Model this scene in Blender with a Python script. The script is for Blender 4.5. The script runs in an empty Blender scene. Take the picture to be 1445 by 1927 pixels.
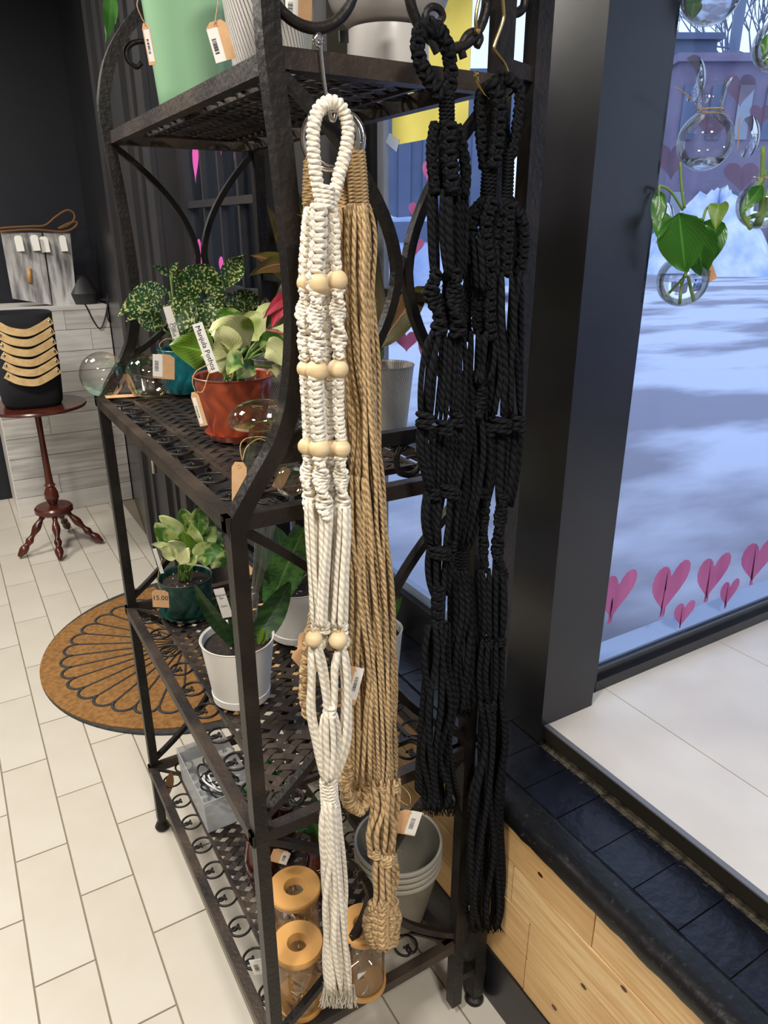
import bpy, math, random
from mathutils import Vector, Matrix
random.seed(7)
S=bpy.context.scene; COL=S.collection
PI=math.pi
# ---------------------------------------------------------------- camera, sky, lights, exposure
FPX=1366.; TH=math.radians(21.1); PH=math.radians(30.83); CX,CY=722.5,963.5; EYE=1.6
cam=bpy.data.cameras.new('camera'); camo=bpy.data.objects.new('camera',cam); COL.objects.link(camo)
cam.sensor_fit='VERTICAL'; cam.sensor_height=36; cam.lens=FPX/1927*36; cam.clip_start=.02; cam.clip_end=400
camo.location=(0,0,EYE); camo.rotation_euler=(PI/2-TH,0,-PH); S.camera=camo
S.view_settings.view_transform='Standard'; S.view_settings.look='None'; S.view_settings.gamma=1
S.view_settings.exposure=0; S.view_settings.use_curve_mapping=False
def lin(c): return tuple((x/12.92 if x<=.04045 else ((x+.055)/1.055)**2.4) for x in c)
def rgb(r,g,b): return lin((r/255,g/255,b/255))
W=bpy.data.worlds.new('sky'); S.world=W; W.use_nodes=True
nt=W.node_tree; bg=nt.nodes['Background']
tc=nt.nodes.new('ShaderNodeTexCoord'); nz=nt.nodes.new('ShaderNodeTexNoise'); nz.inputs['Scale'].default_value=2.5; nz.inputs['Detail'].default_value=3
cr=nt.nodes.new('ShaderNodeValToRGB'); cr.color_ramp.elements[0].color=(.52,.66,.93,1); cr.color_ramp.elements[1].color=(.68,.82,1,1)
nt.links.new(tc.outputs['Generated'],nz.inputs['Vector']); nt.links.new(nz.outputs['Fac'],cr.inputs['Fac']); nt.links.new(cr.outputs['Color'],bg.inputs['Color'])
bg.inputs['Strength'].default_value=1.7
def area(name,loc,size,power,color,rot=(0,0,0)):
    l=bpy.data.lights.new(name,'AREA'); l.energy=power; l.size=size; l.color=color
    o=bpy.data.objects.new(name,l); o.location=loc; o.rotation_euler=rot; COL.objects.link(o); return o
WARM=(1,.945,.87)
area('ceiling_light',(-.9,.1,2.95),.3,50,WARM)
area('ceiling_light',(-.6,2.2,2.95),.5,66,WARM)
area('ceiling_light',(-1.2,4.0,2.95),.5,56,WARM)
area('ceiling_light',(.15,-.9,2.95),.35,58,WARM)
# ---------------------------------------------------------------- pixel -> point on a real plane
c_,s_=math.cos(TH),math.sin(TH); FW=Vector((math.sin(PH)*c_,math.cos(PH)*c_,-s_))
RT=Vector((math.cos(PH),-math.sin(PH),0)); UPV=RT.cross(FW)
def ray(x,y): return FW+RT*((x-CX)/FPX)-UPV*((y-CY)/FPX)
O=Vector((0,0,EYE))
def aZ(x,y,z): r=ray(x,y); return O+r*((z-EYE)/r.z)
def aX(x,y,X): r=ray(x,y); return O+r*(X/r.x)
def aY(x,y,Y): r=ray(x,y); return O+r*(Y/r.y)
def aD(x,y,D): return O+ray(x,y)*D
def aH(x,y,D): r=ray(x,y); return O+r*(D/(r.x*math.sin(PH)+r.y*math.cos(PH)))
def ppm(p): return FPX/((Vector(p)-O).dot(FW))
# ---------------------------------------------------------------- materials
def mat(name,col,rough=.6,metal=0,col2=None,nscale=8,bump=0,bscale=60,stretch=None,emit=None,spec=None,detail=4,contrast=None,coat=0,sss=0,blendpos=(.35,.65)):
    m=bpy.data.materials.new(name); m.use_nodes=True; t=m.node_tree; N=t.nodes; L=t.links; b=N['Principled BSDF']
    b.inputs['Base Color'].default_value=(*col,1); b.inputs['Roughness'].default_value=rough; b.inputs['Metallic'].default_value=metal
    if coat: b.inputs['Coat Weight'].default_value=coat
    if spec is not None: b.inputs['Specular IOR Level'].default_value=spec
    tc=N.new('ShaderNodeTexCoord'); mp=N.new('ShaderNodeMapping'); L.new(tc.outputs['Object'],mp.inputs['Vector'])
    if stretch: mp.inputs['Scale'].default_value=stretch
    if col2 is not None:
        n=N.new('ShaderNodeTexNoise'); n.inputs['Scale'].default_value=nscale; n.inputs['Detail'].default_value=detail
        L.new(mp.outputs['Vector'],n.inputs['Vector'])
        r=N.new('ShaderNodeValToRGB'); r.color_ramp.elements[0].position=blendpos[0]; r.color_ramp.elements[1].position=blendpos[1]
        r.color_ramp.elements[0].color=(*col,1); r.color_ramp.elements[1].color=(*col2,1)
        L.new(n.outputs['Fac'],r.inputs['Fac']); L.new(r.outputs['Color'],b.inputs['Base Color'])
    if bump:
        n2=N.new('ShaderNodeTexNoise'); n2.inputs['Scale'].default_value=bscale; n2.inputs['Detail'].default_value=5
        L.new(mp.outputs['Vector'],n2.inputs['Vector'])
        bp=N.new('ShaderNodeBump'); bp.inputs['Strength'].default_value=bump; bp.inputs['Distance'].default_value=.004
        L.new(n2.outputs['Fac'],bp.inputs['Height']); L.new(bp.outputs['Normal'],b.inputs['Normal'])
    if emit: b.inputs['Emission Color'].default_value=(*col,1); b.inputs['Emission Strength'].default_value=emit
    return m
def rope_mat(name,c1,c2,turns=1,pitch=1.0,strength=1.0,rough=.95,dist=.0015,fuzz=.5):
    m=bpy.data.materials.new(name); m.use_nodes=True; t=m.node_tree; N=t.nodes; L=t.links; b=N['Principled BSDF']
    b.inputs['Roughness'].default_value=rough; b.inputs['Specular IOR Level'].default_value=.1
    b.inputs['Sheen Weight'].default_value=.15 if c2[0]>.2 else 0
    if c2[0]<.2: b.inputs['Specular IOR Level'].default_value=.08; b.inputs['Roughness'].default_value=.95
    uv=N.new('ShaderNodeUVMap'); sp=N.new('ShaderNodeSeparateXYZ'); L.new(uv.outputs['UV'],sp.inputs[0])
    a=N.new('ShaderNodeMath'); a.operation='MULTIPLY'; a.inputs[1].default_value=turns; L.new(sp.outputs['X'],a.inputs[0])
    v=N.new('ShaderNodeMath'); v.operation='MULTIPLY_ADD'; v.inputs[1].default_value=pitch; L.new(sp.outputs['Y'],v.inputs[0]); L.new(a.outputs[0],v.inputs[2])
    q=N.new('ShaderNodeMath'); q.operation='MULTIPLY'; q.inputs[1].default_value=2*PI; L.new(v.outputs[0],q.inputs[0])
    si=N.new('ShaderNodeMath'); si.operation='SINE'; L.new(q.outputs[0],si.inputs[0])
    h=N.new('ShaderNodeMath'); h.operation='MULTIPLY_ADD'; h.inputs[1].default_value=.5; h.inputs[2].default_value=.5; L.new(si.outputs[0],h.inputs[0])
    n=N.new('ShaderNodeTexNoise'); n.inputs['Scale'].default_value=260; n.inputs['Detail'].default_value=4
    tc=N.new('ShaderNodeTexCoord'); L.new(tc.outputs['Object'],n.inputs['Vector'])
    ad=N.new('ShaderNodeMath'); ad.operation='MULTIPLY_ADD'; ad.inputs[1].default_value=fuzz; L.new(n.outputs['Fac'],ad.inputs[0]); L.new(h.outputs[0],ad.inputs[2])
    bp=N.new('ShaderNodeBump'); bp.inputs['Strength'].default_value=strength; bp.inputs['Distance'].default_value=dist
    L.new(ad.outputs[0],bp.inputs['Height']); L.new(bp.outputs['Normal'],b.inputs['Normal'])
    r=N.new('ShaderNodeValToRGB'); r.color_ramp.elements[0].color=(*c1,1); r.color_ramp.elements[1].color=(*c2,1); r.color_ramp.elements[0].position=.1; r.color_ramp.elements[1].position=.9
    L.new(ad.outputs[0],r.inputs['Fac']); L.new(r.outputs['Color'],b.inputs['Base Color'])
    return m
def leaf_mat(name,base,spot,scale=30,pos=(.5,.56),mid=None,rough=.4,streak=(1,1,1)):
    m=mat(name,base,rough,col2=spot,nscale=scale,blendpos=pos,spec=.4,detail=2)
    t=m.node_tree; N=t.nodes; L=t.links; b=N['Principled BSDF']
    ramp=[x for x in N if x.type=='VALTORGB'][0]; mp=[x for x in N if x.type=='MAPPING'][0]; mp.inputs['Scale'].default_value=streak
    uv=N.new('ShaderNodeUVMap'); sp=N.new('ShaderNodeSeparateXYZ'); L.new(uv.outputs['UV'],sp.inputs[0])
    d=N.new('ShaderNodeMath'); d.operation='SUBTRACT'; d.inputs[1].default_value=.5; L.new(sp.outputs['X'],d.inputs[0])
    ab=N.new('ShaderNodeMath'); ab.operation='ABSOLUTE'; L.new(d.outputs[0],ab.inputs[0])
    lt=N.new('ShaderNodeMath'); lt.operation='LESS_THAN'; lt.inputs[1].default_value=.022; L.new(ab.outputs[0],lt.inputs[0])
    mx=N.new('ShaderNodeMix'); mx.data_type='RGBA'; mx.inputs[7].default_value=(*(mid or tuple(min(1,x*1.7+.02) for x in base)),1)
    L.new(lt.outputs[0],mx.inputs[0]); L.new(ramp.outputs['Color'],mx.inputs[6]); L.new(mx.outputs[2],b.inputs['Base Color'])
    # side veins relief
    w=N.new('ShaderNodeMath'); w.operation='MULTIPLY_ADD'; w.inputs[1].default_value=-1.2; L.new(ab.outputs[0],w.inputs[0]); L.new(sp.outputs['Y'],w.inputs[2])
    w2=N.new('ShaderNodeMath'); w2.operation='MULTIPLY'; w2.inputs[1].default_value=60; L.new(w.outputs[0],w2.inputs[0])
    w3=N.new('ShaderNodeMath'); w3.operation='SINE'; L.new(w2.outputs[0],w3.inputs[0])
    bp=N.new('ShaderNodeBump'); bp.inputs['Strength'].default_value=.13; bp.inputs['Distance'].default_value=.002
    L.new(w3.outputs[0],bp.inputs['Height']); L.new(bp.outputs['Normal'],b.inputs['Normal'])
    b.inputs['Transmission Weight'].default_value=0
    return m
def thin_glass(name,tint=(1,1,1),gloss=.12,irid=False,edge=.5):
    m=bpy.data.materials.new(name); m.use_nodes=True; t=m.node_tree; N=t.nodes; L=t.links
    N.remove(N['Principled BSDF']); out=[x for x in N if x.type=='OUTPUT_MATERIAL'][0]
    tr=N.new('ShaderNodeBsdfTransparent'); tr.inputs[0].default_value=(*tint,1)
    g=N.new('ShaderNodeBsdfGlossy'); g.inputs['Roughness'].default_value=.02
    fr=N.new('ShaderNodeLayerWeight'); fr.inputs[0].default_value=edge
    mu=N.new('ShaderNodeMath'); mu.operation='MULTIPLY_ADD'; mu.inputs[1].default_value=.75; mu.inputs[2].default_value=gloss; L.new(fr.outputs['Fresnel' if not irid else 'Facing'],mu.inputs[0])
    if irid: mu.inputs[1].default_value=.5
    mx=N.new('ShaderNodeMixShader'); L.new(mu.outputs[0],mx.inputs[0]); L.new(tr.outputs[0],mx.inputs[1]); L.new(g.outputs[0],mx.inputs[2]); L.new(mx.outputs[0],out.inputs[0])
    if irid:
        n=N.new('ShaderNodeTexNoise'); n.inputs['Scale'].default_value=14; n.inputs['Detail'].default_value=1
        tc=N.new('ShaderNodeTexCoord'); L.new(tc.outputs['Object'],n.inputs['Vector'])
        r=N.new('ShaderNodeValToRGB'); e=r.color_ramp.elements; e[0].position=.3; e[0].color=(1,.55,.75,1); e[1].position=.7; e[1].color=(.5,.75,1,1)
        x=e.new(.43); x.color=(1,.9,.55,1); x=e.new(.56); x.color=(.55,1,.75,1)
        L.new(n.outputs['Fac'],r.inputs[0]); L.new(r.outputs[0],g.inputs[0])
    return m
def plank_mat(name,c1,c2,c3,scale=(1,.12,1),rough=.55,perobj=True,ns=14):
    m=mat(name,c1,rough,col2=c2,nscale=ns,stretch=scale,bump=.15,bscale=50,detail=8)
    t=m.node_tree; N=t.nodes; L=t.links; b=N['Principled BSDF']; ramp=[x for x in N if x.type=='VALTORGB'][0]
    oi=N.new('ShaderNodeObjectInfo'); mx=N.new('ShaderNodeMix'); mx.data_type='RGBA'; mx.inputs[7].default_value=(*c3,1)
    k=N.new('ShaderNodeMath'); k.operation='MULTIPLY'; k.inputs[1].default_value=.7; L.new(oi.outputs['Random'],k.inputs[0])
    L.new(k.outputs[0],mx.inputs[0]); L.new(ramp.outputs['Color'],mx.inputs[6]); L.new(mx.outputs[2],b.inputs['Base Color'])
    # every plank gets its own piece of grain
    mp=[x for x in N if x.type=='MAPPING'][0]; cb=N.new('ShaderNodeCombineXYZ'); k2=N.new('ShaderNodeMath'); k2.operation='MULTIPLY'; k2.inputs[1].default_value=37
    L.new(oi.outputs['Random'],k2.inputs[0]); L.new(k2.outputs[0],cb.inputs[0]); L.new(k2.outputs[0],cb.inputs[2]); L.new(cb.outputs[0],mp.inputs['Location'])
    return m
M={}
M['iron']=mat('wrought_iron',rgb(24,21,20),.45,.3,rgb(52,43,38),14,bump=.35,bscale=120,detail=8,blendpos=(.45,.85))
M['iron_shelf']=mat('dusty_iron',rgb(36,30,28),.5,.3,rgb(84,70,58),9,bump=.3,bscale=120,detail=8,blendpos=(.4,.8))
M['tile']=mat('cream_tile',rgb(206,200,188),.33,0,rgb(196,189,175),3.5,bump=.02,bscale=20,detail=6)
M['ptile']=mat('white_tile',rgb(222,217,210),.3,0,rgb(210,203,196),4,detail=6)
M['grout']=mat('grout',rgb(134,124,106),.9)
M['navy']=mat('navy_paint',rgb(12,16,29),.55,0,rgb(17,20,32),3)
M['charcoal']=mat('charcoal_paint',rgb(44,43,45),.5,0,rgb(37,37,39),5)
M['black']=mat('black_paint',rgb(25,25,28),.27,0,rgb(31,31,35),6,bump=.05,bscale=30)
M['ledge']=mat('blue_black_paint',rgb(10,13,25),.34,0,rgb(19,23,37),7,bump=.5,bscale=45)
M['edgewear']=mat('worn_black_edge',rgb(16,16,19),.4,0,rgb(58,58,60),110,bump=.3,bscale=50,blendpos=(.6,.78),detail=8)
M['grime']=mat('dusty_mortar',rgb(26,24,22),.9,0,rgb(98,90,74),60,bump=.6,bscale=120,detail=8)
M['alu']=mat('aluminium',rgb(120,122,130),.5,.3)
M['darkalu']=mat('bronze_metal',rgb(78,72,62),.35,.7)
M['pine']=plank_mat('pine',rgb(248,218,164),rgb(226,182,122),rgb(204,158,100),(3,.5,9))
M['white_wood']=plank_mat('whitewashed_wood',rgb(210,208,205),rgb(172,169,165),rgb(226,224,220),(.7,3,9),.7,ns=5)
M['greyboard']=mat('greywashed_board',rgb(205,204,204),.8,0,rgb(96,95,96),6,stretch=(6,3,.9),detail=8,blendpos=(.38,.68))
M['mahog']=mat('mahogany',rgb(60,25,20),.25,0,rgb(90,42,30),12,stretch=(1,1,.3))
M['felt']=mat('black_felt',rgb(16,18,24),.95,bump=.3,bscale=300)
M['leather']=mat('tan_leather',rgb(226,196,144),.5,0,rgb(210,174,120),40)
M['chrome']=mat('chrome',rgb(215,212,206),.12,1)
M['brass']=mat('brass',rgb(196,172,118),.25,1)
M['coir']=mat('coir',rgb(160,116,64),1,0,rgb(128,90,48),60,bump=1,bscale=220,detail=8)
M['rubber']=mat('rubber',rgb(48,48,48),.8,0,rgb(62,62,60),60,bump=.5,bscale=200)
M['kraft']=mat('kraft_card',rgb(216,174,130),.85,0,rgb(208,164,120),80)
M['paper']=mat('white_paper',rgb(232,230,224),.7)
M['ink']=mat('black_ink',rgb(24,24,26),.7)
M['twine']=rope_mat('twine',rgb(180,145,95),rgb(205,175,125),1,.5,.5)
M['white_rope']=rope_mat('cotton_rope',rgb(212,203,184),rgb(244,237,221),2,2.3,.9,dist=.0007,fuzz=.35)
M['black_rope']=rope_mat('black_cotton_rope',rgb(7,7,8),rgb(30,31,34),2,2.5,1,dist=.0010,fuzz=.6)
M['jute']=rope_mat('jute_rope',rgb(112,86,56),rgb(204,174,128),2,1.7,1,dist=.0012,fuzz=.8)
M['bead']=mat('beech_bead',rgb(228,206,164),.55,0,rgb(216,188,142),30,stretch=(1,1,6))
M['soil']=mat('potting_soil',rgb(28,20,16),.95,0,rgb(78,52,38),90,bump=1,bscale=150,blendpos=(.5,.75))
M['perlite']=mat('perlite',rgb(215,210,200),.9)
M['terra']=mat('terracotta_plastic',rgb(158,72,46),.35)
M['teal']=mat('teal_plastic',rgb(18,112,122),.35)
M['dkgreen']=mat('dark_green_plastic',rgb(22,62,54),.4)
M['sage']=mat('sage_green_glaze',rgb(146,190,152),.3,coat=.3)
M['whitepot']=mat('white_plastic',rgb(224,220,212),.4)
M['bowl']=mat('white_ceramic',rgb(212,208,204),.35)
M['greypot']=mat('grey_plastic',rgb(126,122,110),.5)
M['greyrim']=mat('pale_grey_rim',rgb(176,172,160),.45)
M['bamboo']=mat('bamboo',rgb(206,156,92),.4,0,rgb(192,142,78),20,stretch=(1,.2,1))
M['glass']=thin_glass('clear_glass',(.97,.98,.98),.03,edge=.28)
M['pane']=thin_glass('window_glass',(.94,.96,1),.008,edge=.07)
M['irid']=thin_glass('iridescent_glass',(.98,.98,.98),.07,True,.4)
M['frost']=mat('frosted_plastic',rgb(205,208,210),.35)
b=M['frost'].node_tree.nodes['Principled BSDF']; b.inputs['Alpha'].default_value=.45
M['bagplastic']=thin_glass('poly_bag',(.93,.93,.93),.14)
M['water']=bpy.data.materials.new('water'); M['water'].use_nodes=True
b=M['water'].node_tree.nodes['Principled BSDF']; b.inputs['Transmission Weight'].default_value=1; b.inputs['Roughness'].default_value=0; b.inputs['IOR'].default_value=1.33; b.inputs['Base Color'].default_value=(.95,.97,1,1)
M['cable']=mat('black_cable',rgb(18,18,20),.4)
M['whitecable']=mat('white_cable',rgb(230,230,230),.4)
M['redglass']=mat('dark_red_glass',rgb(44,12,10),.12,col2=rgb(84,26,20),nscale=50)
M['snow']=mat('snow_and_slush',rgb(188,194,216),.8,0,rgb(130,130,148),.9,stretch=(.45,1,1),bump=.5,bscale=4,detail=9,blendpos=(.46,.58))
M['snowbank']=mat('piled_snow',rgb(222,228,244),.8,0,rgb(160,180,220),1.5,bump=1,bscale=3)
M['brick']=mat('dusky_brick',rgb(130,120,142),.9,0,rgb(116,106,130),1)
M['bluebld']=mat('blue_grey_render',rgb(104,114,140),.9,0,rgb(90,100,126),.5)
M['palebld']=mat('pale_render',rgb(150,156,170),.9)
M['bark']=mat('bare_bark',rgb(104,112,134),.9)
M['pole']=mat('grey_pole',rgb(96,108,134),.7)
M['pink']=mat('pink_window_paint',rgb(196,108,168),.6,0,rgb(178,84,148),18,stretch=(1,1,.3),detail=6)
b=M['pink'].node_tree.nodes['Principled BSDF']; b.inputs['Alpha'].default_value=.86
M['pinkhot']=mat('hot_pink_paint',rgb(205,80,170),.6)
M['mauve']=mat('mauve_heart_reflection',rgb(130,92,120),.6)  # reflection over the pink hearts, put into a dull mauve colour
b=M['mauve'].node_tree.nodes['Principled BSDF']; b.inputs['Alpha'].default_value=.38
M['yellow']=mat('yellow_paper',rgb(226,216,110),.7,0,rgb(206,196,96),5)
M['tape']=mat('clear_tape',rgb(210,220,235),.3); M['tape'].node_tree.nodes['Principled BSDF'].inputs['Alpha'].default_value=.5
M['plaster']=mat('ceiling_paint',rgb(150,145,138),.9)
M['outer']=mat('shop_wall',rgb(120,112,104),.8)
M['sill']=mat('snowy_sill',rgb(150,168,200),.6)
M['stem']=mat('green_stem',rgb(126,158,78),.5)
M['redstem']=mat('pink_stem',rgb(196,120,110),.5)
M['speckle']=leaf_mat('speckled_leaf',rgb(40,78,32),rgb(214,216,140),190,(.54,.59),mid=rgb(70,110,50))
M['manjula']=leaf_mat('cream_pothos_leaf',rgb(236,240,176),rgb(140,172,70),16,(.57,.66),mid=rgb(210,220,160),rough=.35)
M['pothosg']=leaf_mat('green_pothos_leaf',rgb(88,122,34),rgb(104,138,44),12,(.4,.7),rough=.35)
M['njoy']=leaf_mat('variegated_leaf',rgb(74,120,46),rgb(190,206,130),34,(.44,.56),rough=.4)
M['snake']=leaf_mat('dark_sansevieria_leaf',rgb(28,58,26),rgb(52,84,34),60,(.45,.6),streak=(.5,.5,2),rough=.4)
M['snakel']=leaf_mat('mottled_green_leaf',rgb(96,142,70),rgb(64,112,58),90,(.45,.6),streak=(.7,.7,1.5))
M['blueg']=leaf_mat('grey_green_leaf',rgb(96,134,102),rgb(120,156,118),14)
M['aglo']=leaf_mat('olive_red_leaf',rgb(92,84,34),rgb(140,84,52),18,(.5,.75),mid=rgb(196,120,100))
M['aglod']=leaf_mat('dark_olive_leaf',rgb(52,50,22),rgb(74,66,30),18)
M['aglop']=leaf_mat('crimson_leaf',rgb(190,52,72),rgb(210,110,110),20)
M['deepg']=leaf_mat('deep_green_leaf',rgb(48,100,32),rgb(66,122,44),12,rough=.25)
M['dryl']=mat('dry_leaf',rgb(120,84,50),.8)
M['ribpot']=mat('ribbed_white_plastic',rgb(206,202,196),.35)
t=M['ribpot'].node_tree; N=t.nodes; L=t.links
uv=N.new('ShaderNodeUVMap'); wv=N.new('ShaderNodeTexWave'); wv.bands_direction='DIAGONAL'; wv.inputs['Scale'].default_value=14; mp=N.new('ShaderNodeMapping'); mp.inputs['Scale'].default_value=(3,1,1)
L.new(uv.outputs['UV'],mp.inputs['Vector']); L.new(mp.outputs['Vector'],wv.inputs['Vector']); bp=N.new('ShaderNodeBump'); bp.inputs['Strength'].default_value=1; bp.inputs['Distance'].default_value=.003
L.new(wv.outputs['Fac'],bp.inputs['Height']); L.new(bp.outputs['Normal'],N['Principled BSDF'].inputs['Normal'])
# ---------------------------------------------------------------- mesh helpers
class MB:
    def __init__(s): s.v=[]; s.f=[]; s.u=[]
    def add(s,v,f,u=None):
        o=len(s.v); s.v+=[tuple(x) for x in v]; s.f+=[tuple(i+o for i in q) for q in f]
        s.u+= u if u else [[(0,0)]*len(q) for q in f]
        return s
    def box(s,a,b):
        x0,y0,z0=a; x1,y1,z1=b
        v=[(x0,y0,z0),(x1,y0,z0),(x1,y1,z0),(x0,y1,z0),(x0,y0,z1),(x1,y0,z1),(x1,y1,z1),(x0,y1,z1)]
        f=[(0,3,2,1),(4,5,6,7),(0,1,5,4),(1,2,6,5),(2,3,7,6),(3,0,4,7)]
        return s.add(v,f)
    def tube(s,path,r,n=6,closed=False,hint=None,prof=None,caps=True,flat=None):
        P=[Vector(p) for p in path]; m=len(P)
        if m<2: return s
        R=r if isinstance(r,(list,tuple)) else [r]*m
        if prof is None: prof=[(math.cos(2*PI*i/n),math.sin(2*PI*i/n)) for i in range(n)]
        n=len(prof); V=[]; F=[]; U=[]; Ls=[0]
        T=[]
        for i in range(m):
            a=P[(i-1)%m] if (closed or i>0) else P[i]; c=P[(i+1)%m] if (closed or i<m-1) else P[i]
            t=(c-a); T.append(t.normalized() if t.length>1e-9 else Vector((0,0,1)))
        t=T[0]; h=Vector(hint) if hint else (Vector((0,0,1)) if abs(t.z)<.8 else Vector((0,1,0)))
        nn=(h-t*h.dot(t)).normalized()
        for i in range(m):
            t=T[i]
            if hint: h=Vector(hint); q=h-t*h.dot(t)
            else: q=nn-t*nn.dot(t)
            nn=q.normalized() if q.length>1e-6 else nn
            bb=t.cross(nn)
            for (a,c) in prof: V.append(P[i]+nn*(a*R[i])+bb*(c*R[i]))
            if i: Ls.append(Ls[-1]+(P[i]-P[i-1]).length)
        circ=max(1e-5,2*PI*max(R))
        seg=m if closed else m-1
        for i in range(seg):
            j=(i+1)%m; v0=Ls[i]/circ; v1=(Ls[j] if j else Ls[-1]+(P[0]-P[-1]).length)/circ
            for k in range(n):
                l=(k+1)%n; F.append((i*n+k,i*n+l,j*n+l,j*n+k)); U.append([(k/n,v0),((k+1)/n,v0),((k+1)/n,v1),(k/n,v1)])
        if caps and not closed:
            F.append(tuple(range(n))[::-1]); U.append([(0,0)]*n); F.append(tuple((m-1)*n+k for k in range(n))); U.append([(0,0)]*n)
        return s.add(V,F,U)
    def bar(s,a,b,w,h=None,hint=None):
        a=Vector(a);b=Vector(b); h=h or w
        if hint is None: hint=(0,0,1) if abs((b-a).normalized().z)<.8 else (0,1,0)
        return s.tube([a,b],1,hint=hint,prof=[(h/2,w/2),(-h/2,w/2),(-h/2,-w/2),(h/2,-w/2)])
    def sweep(s,path,w,h=None,hint=(0,1,0)):
        h=h or w
        return s.tube(path,1,hint=hint,prof=[(h/2,w/2),(-h/2,w/2),(-h/2,-w/2),(h/2,-w/2)])
    def lathe(s,prof,n=40,c=(0,0,0),rip=None,axis=None):
        V=[];F=[];U=[]; C=Vector(c); Q=axis; gap=set(); pp=[prof[0]]
        for i in range(1,len(prof)):
            pp.append(prof[i])
            if i<len(prof)-1:
                a=Vector(prof[i])-Vector(prof[i-1]); d=Vector(prof[i+1])-Vector(prof[i])
                if a.length>1e-6 and d.length>1e-6 and a.angle(d)>.6: gap.add(len(pp)-1); pp.append(prof[i])
        prof=pp; m=len(prof)
        for i,(r,z) in enumerate(prof):
            for k in range(n):
                a=2*PI*k/n; rr=r+(rip(a,z) if rip else 0); p=Vector((rr*math.cos(a),rr*math.sin(a),z))
                if Q: p=Q@p
                V.append(C+p)
        for i in range(m-1):
            if i in gap: continue
            for k in range(n):
                l=(k+1)%n; F.append((i*n+k,i*n+l,(i+1)*n+l,(i+1)*n+k)); U.append([(k/n,i/m),((k+1)/n,i/m),((k+1)/n,(i+1)/m),(k/n,(i+1)/m)])
        return s.add(V,F,U)
    def ball(s,c,r,n=16,sc=(1,1,1)):
        m=n//2; prof=[(max(1e-5,r*math.sin(PI*i/m)),-r*math.cos(PI*i/m)) for i in range(m+1)]
        k=len(s.v); s.lathe(prof,n); C=Vector(c)
        for i in range(k,len(s.v)): v=s.v[i]; s.v[i]=(C.x+v[0]*sc[0],C.y+v[1]*sc[1],C.z+v[2]*sc[2])
        return s
    def prism(s,poly,th):          # poly: 3-D outline points, extruded by vector th
        n=len(poly); th=Vector(th); V=[Vector(p) for p in poly]+[Vector(p)+th for p in poly]
        return s.add(V,[tuple(range(n))[::-1],tuple(range(n,2*n))]+[(i,(i+1)%n,n+(i+1)%n,n+i) for i in range(n)])
    def build(s,name,m,parent=None,smooth=True,**tags):
        me=bpy.data.meshes.new(name); me.from_pydata(s.v,[],s.f)
        uv=me.uv_layers.new(name='UVMap'); flat=[c for q in s.u for p in q for c in p]; uv.data.foreach_set('uv',flat)
        if isinstance(m,str): m=M[m]
        me.materials.append(m); 
        if smooth: me.polygons.foreach_set('use_smooth',[True]*len(me.polygons))
        me.update(); o=bpy.data.objects.new(name,me); COL.objects.link(o)
        if parent is not None:
            o.parent=parent; o.matrix_parent_inverse=parent.matrix_world.inverted()
        for k,v in tags.items(): o[k]=v
        return o
def thing(name,label,cat,loc=(0,0,0),group=None):
    o=bpy.data.objects.new(name,None); o.empty_display_size=.05; COL.objects.link(o); o.location=loc; o.matrix_world=Matrix.Translation(loc)
    o['label']=label; o['category']=cat
    if group: o['group']=group
    return o
def tagit(o,label,cat,group=None):
    o['label']=label; o['category']=cat
    if group: o['group']=group
    return o
def struct(o): o['kind']='structure'; return o
def B(a,b): return MB().box(a,b)
def spl(pts,n=8):              # Catmull-Rom
    P=[Vector(p) for p in pts]; P=[P[0]*2-P[1]]+P+[P[-1]*2-P[-2]]; out=[]
    for i in range(1,len(P)-2):
        for k in range(n):
            t=k/n; a,b,c,d=P[i-1],P[i],P[i+1],P[i+2]
            out.append(.5*((2*b)+(c-a)*t+(2*a-5*b+4*c-d)*t*t+(3*b-a-3*c+d)*t**3))
    out.append(P[-2]); return out
def text(body,size,org,ux,uy,parent,m='ink',name='lettering'):
    cu=bpy.data.curves.new(name,'FONT'); cu.body=body; cu.size=size; cu.align_x='CENTER'; cu.align_y='CENTER'; cu.resolution_u=2
    t=bpy.data.objects.new('tmp',cu); COL.objects.link(t); dg=bpy.context.evaluated_depsgraph_get(); me=bpy.data.meshes.new_from_object(t.evaluated_get(dg))
    bpy.data.objects.remove(t); me.name=name
    ux=Vector(ux).normalized(); uy=Vector(uy).normalized(); uz=ux.cross(uy); mt=Matrix((ux,uy,uz)).transposed().to_4x4(); mt.translation=Vector(org); me.transform(mt)
    me.materials.clear(); me.materials.append(M[m]); o=bpy.data.objects.new(name,me); COL.objects.link(o)
    if parent is not None: o.parent=parent; o.matrix_parent_inverse=parent.matrix_world.inverted()
    return o
# ---------------------------------------------------------------- the shop: floor, walls, platform, windows
fl=struct(B((-3,-2,-.05),(.96,5.1,-.003)).build('floor','grout',smooth=False))
TW,TL=.1335,.4075; G=.0022
def tile_mesh(x0,x1,y0,y1,z,m,name='tile',parent=None,th=.006):
    return B((x0,y0,z-th),(x1,y1,z)).build(name,m,parent,smooth=False)
base_tile={}
for i in range(-9,6):
    xa=.0405+i*TW; off=1.393 if i%2 else 1.596
    for j in range(-4,9):
        ya=off+(j)*TL
        if ya>5 or ya+TL<.3: continue
        if i<-5 and ya<1.6: continue
        x1=min(xa+TW-G,.785)
        key=round(x1-xa,3)
        if key not in base_tile:
            mb=B((G,G,-.006),(x1-xa,TL-G,0)); o=mb.build('tile','tile',fl,smooth=False); base_tile[key]=o
        else:
            o=base_tile[key].copy(); COL.objects.link(o)
        o.location=(xa,ya,random.uniform(-.0004,.0003))
XW=.78
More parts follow.
